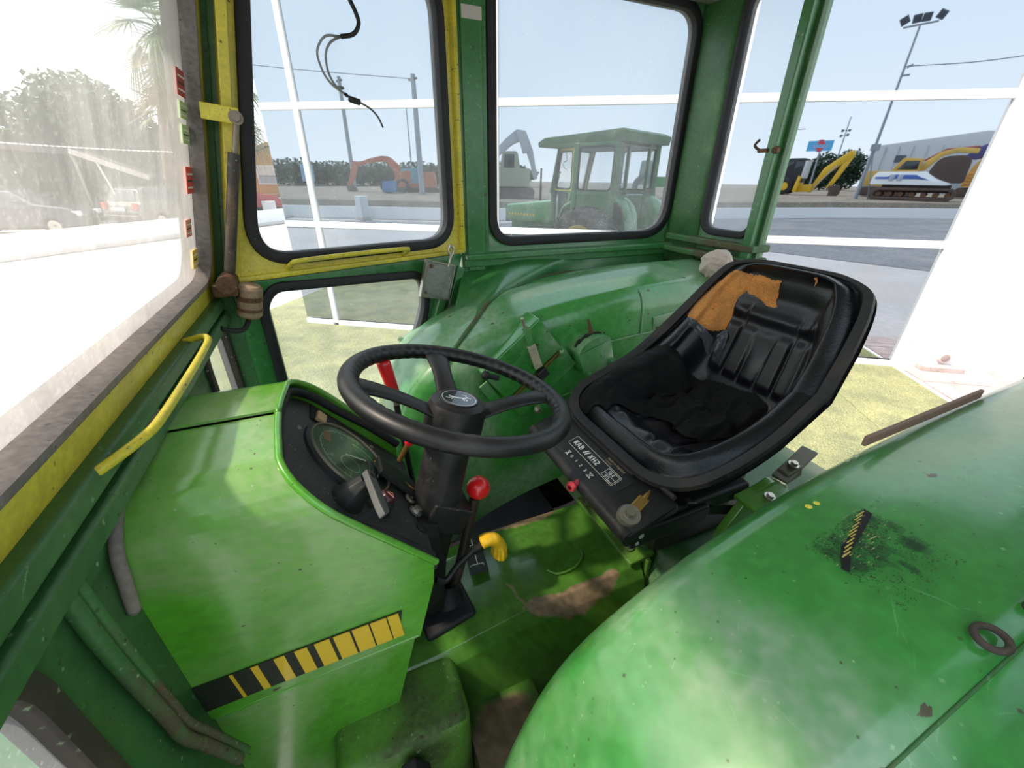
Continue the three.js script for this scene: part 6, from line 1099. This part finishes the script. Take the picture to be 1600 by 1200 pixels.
  for (let q = 0; q < 10; q++) part(p, 'brace', rod([-14.6 - 0.3 * (q % 2 ? 1 : -1), Y0 + q * 0.85, 74.7], [-14.6 + 0.3 * (q % 2 ? 1 : -1), Y0 + 0.85 + q * 0.85, 74.7], 0.03, 0.03, 6), grey);
  part(p, 'crossarm', bl(-16.2, -13.2, 9.0, 9.12, 74.95, 75.05, 0), grey); part(p, 'transformer', bl(-15.1, -14.4, 7.0, 8.0, 74.6, 75.0, 0.03), flat(0x5c646c, 0.5));
  for (const [x, z, h, r, lab] of [[-28.05, 8.75, 8.3, 0.16, 'concrete power pole left of the orange excavator, mirrored in the far door window'], [-20.1, 9.62, 7.6, 0.19, 'thick concrete power pole right of the orange excavator, mirrored in the far door window']]) {
    const q = thing('power_pole', [x, 0.5, z], lab, 'power pole');
    part(q, 'shaft', rod([x, 0.4, z], [x, h, z], r, r * 0.75, 12), flat(0x9aa2a8, 0.8)); part(q, 'insulator', [bl(x - 0.4, x + 0.4, h - 0.3, h - 0.2, z - 0.05, z + 0.05, 0.01)], Km);
  }
  const w = thing('power_cable', [-25, 8, 7], 'power cable strung to the thick concrete pole', 'cable'); part(w, 'wire', tube([[-36, 9.4, 3.0], [-28, 8.3, 6.1], [-20.1, 7.35, 9.6]], 0.022, 30, false, 6), flat(0x5c646c, 0.6)); part(w, 'clamp', bl(-20.5, -20.2, 7.28, 7.4, 9.5, 9.7, 0.01), grey);
  const l = thing('street_lamp', [-24, 0.5, 12.3], 'slim street lamp beside the thick concrete pole', 'street lamp'); part(l, 'pole', rod([-24.6, 0.5, 11.9], [-24.6, 6.6, 11.9], 0.06, 0.04, 8), grey); part(l, 'lamp_arm', rod([-24.6, 6.6, 11.9], [-25.1, 6.65, 11.6], 0.04), grey);
  const b = thing('utility_cabinet', [-15.0, 0, 2.5], 'pale utility cabinet standing before the boundary wall', 'cabinet'); part(b, 'body', bl(-15.3, -14.7, 0.12, 1.1, 2.3, 2.7, 0.02), flat(0xd8dcdc, 0.6)); part(b, 'door', bl(-14.69, -14.67, 0.2, 1.02, 2.34, 2.66, 0.01), flat(0xd0d4d4, 0.6)); part(b, 'plinth', bl(-15.35, -14.65, 0, 0.12, 2.25, 2.75, 0.01), M.concrete);
  const f = thing('notice_board', [-17.6, 0.4, 2.0], 'blue notice board on a thin post behind the wall', 'sign'); part(f, 'board', bx(0.08, 0.8, 1.0, -18.6, 2.1, 1.55, 0, -0.6, 0, 0.02), flat(0x8fb2cc, 0.5)); part(f, 'post', rod([-18.65, 0.3, 1.5], [-18.65, 1.9, 1.5], 0.05, 0.05, 8), grey);
}
{ // orange excavator, mirrored in the far door window (profile across the line of sight)
  const t = thing('orange_excavator', [-27.5, 0.85, 12.5], 'orange excavator with a long folded boom, mirrored in the far door window', 'excavator');
  const o = V(-28.0, 0.85, 8.9), d = V(0.61, 0, 0.79), m = basis(o.toArray(), d.toArray(), [0, 1, 0]);
  const X = (px) => (px - 545) * 0.0415, Y = (py) => (309 - py) * 0.041, P = (l) => l.map(([a, b]) => [X(a), Y(b)]), e = (l, w, b = 0.02) => ext(l, w, m, [], b);
  const om = flat(0xc0603c, 0.5);
  part(t, 'boom', e(roundPoly(P([[547, 262], [552, 265], [575, 259], [600, 256], [614, 266], [622, 285], [632, 285], [628, 262], [612, 248], [598, 247], [575, 252]]), 0.15), 0.6), om);
  part(t, 'stick', e(roundPoly(P([[545, 256], [553, 258], [546, 282], [538, 300], [530, 300], [536, 280]]), 0.1), 0.45), om);
  part(t, 'bucket', e(roundPoly(P([[528, 300], [541, 298], [545, 308], [532, 314]]), 0.1), 1.0), Bm);
  part(t, 'house', e(roundPoly(P([[618, 300], [696, 300], [694, 274], [640, 272], [620, 282]]), 0.15), 2.2), om);
  part(t, 'cab', e(roundPoly(P([[630, 298], [652, 298], [652, 268], [632, 267]]), 0.1), 1.2), flat(0x6f98a4, 0.3));
  part(t, 'track', e(roundPoly(P([[615, 318], [700, 318], [700, 300], [615, 300]]), 0.3), 2.4), Bm);
  const b = thing('blue_tractor', [-23, 0.85, 13], 'small blue tractor beside the orange excavator', 'tractor');
  part(b, 'body', e(roundPoly(P([[604, 306], [628, 306], [628, 288], [606, 290]]), 0.1), 0.8), flat(0x4a78b0, 0.5)); part(b, 'cab', e(roundPoly(P([[618, 292], [640, 292], [638, 268], [620, 268]]), 0.1), 1.3).translate(0.6, 0, 1.4), flat(0x5f8ea0, 0.3));
  for (const px of [610, 636]) part(b, 'wheel', lathe([[0.3, -0.15], [0.5, -0.16], [0.5, 0.16], [0.3, 0.15]], V(X(px), 0.5, 0.9).applyMatrix4(m).toArray(), V(0, 0, 1).transformDirection(m).toArray(), 24), M.rubber);
  b.position.add(V(2.9, 0, -2.2));
}
{ // grey excavator left of the mirrored cab and a green tractor right of it
  const o = V(-13.6, 0.85, 11.0), d = V(0.74, 0, 0.67), m = basis(o.toArray(), d.toArray(), [0, 1, 0]);
  const X = (px) => (px - 785) * 0.0375, Y = (py) => (318 - py) * 0.0375, P = (l) => l.map(([a, b]) => [X(a), Y(b)]), e = (l, w, z = 0, b = 0.02) => ext(l, w, m.clone().multiply(M4(0, 0, z)), [], b);
  const gm = flat(0xb9bcbe, 0.5), t = thing('grey_excavator', [-13.2, 0.85, 11.4], 'pale grey excavator left of the cab reflection in the side window', 'excavator');
  part(t, 'boom', e(roundPoly(P([[760, 262], [764, 268], [800, 242], [815, 236], [828, 268], [834, 290], [840, 288], [832, 250], [820, 224], [806, 222], [790, 234]]), 0.1), 0.5), gm);
  part(t, 'lattice', e(P([[806, 224], [820, 224], [826, 252], [816, 254]]), 0.8, 0, 0.01), gm);
  part(t, 'house', e(roundPoly(P([[775, 300], [828, 300], [828, 275], [812, 275], [808, 252], [786, 252], [782, 275]]), 0.1), 2.0), flat(0xa2a48c, 0.6));
  part(t, 'cab_glass', e(P([[788, 274], [804, 274], [804, 256], [789, 256]]), 2.04, 0, 0.004), Gm);
  part(t, 'track', e(roundPoly(P([[770, 318], [836, 318], [836, 302], [770, 302]]), 0.25), 2.2), Bm);
  const g = thing('green_tractor', [-7.3, 0.85, 19.2], 'small green tractor right of the cab reflection in the side window', 'tractor');
  const o2 = V(-8.2, 0.85, 19.6), m2 = basis(o2.toArray(), [0.86, 0, 0.5], [0, 1, 0]);
  part(g, 'bonnet', ext(roundPoly(rect(0.0, 1.5, 0.7, 1.3), 0.1), 0.7, m2, [], 0.03), flat(0x3c9a4c, 0.45)); part(g, 'cab', ext(roundPoly([[-1.1, 0.8], [0.0, 0.8], [-0.1, 2.2], [-1.0, 2.2]], 0.08), 1.2, m2, [], 0.03), flat(0x5a7a68, 0.3));
  for (const [u, r] of [[-0.7, 0.7], [1.1, 0.45]]) for (const s of [-0.6, 0.6]) part(g, 'wheel', lathe([[r * 0.5, -0.16], [r, -0.16], [r, 0.16], [r * 0.5, 0.15]], V(u, r, s).applyMatrix4(m2).toArray(), V(0, 0, 1).transformDirection(m2).toArray(), 24), M.rubber);
}
// tree line along the yard
const blob = (r, h) => [[0, h * 0.62, 0, r, h * 0.4], [-r * 0.6, h * 0.5, 0, r * 0.7, h * 0.36], [r * 0.6, h * 0.52, 0.2, r * 0.7, h * 0.38], [0, h * 0.3, 0.3, r, h * 0.3]];
[[-52, 13, 4.4, 2.4], [-50, 17.5, 4.0, 2.2], [-47.5, 21.5, 4.2, 2.3], [-44.5, 26, 4.2, 2.3], [-41.5, 30, 3.8, 2.2], [-38, 35, 4, 2.4]].forEach(([x, z, r, h], k) => tree([x, 0.8, z], blob(r, h + 0.5), 3500, 0.5, leafC, ['bushy hedge tree', 'hedge tree', 'low hedge tree', 'round hedge tree', 'dark hedge tree', 'broad hedge tree'][k] + ' in the mirrored tree line, ' + ['first', 'second', 'third', 'fourth', 'fifth', 'sixth'][k] + ' from the left', 'tree line across the yard'));
[[-9.8, 66.5, 1.9, 3.6], [-7.6, 67, 2.0, 4.6], [-5.2, 67.2, 1.8, 4.9], [-12.6, 66, 1.8, 3.0]].forEach(([x, z, r, h], k) => tree([x, Y0, z], blob(r, h), 3500, 0.4, leafC, ['dark tree left of the distant mast', 'taller dark tree right behind the distant mast', 'tallest dark tree beside the warehouse', 'lowest dark tree behind the backhoe cab'][k], 'dark trees by the warehouse'));
renderer.render(scene, camera);
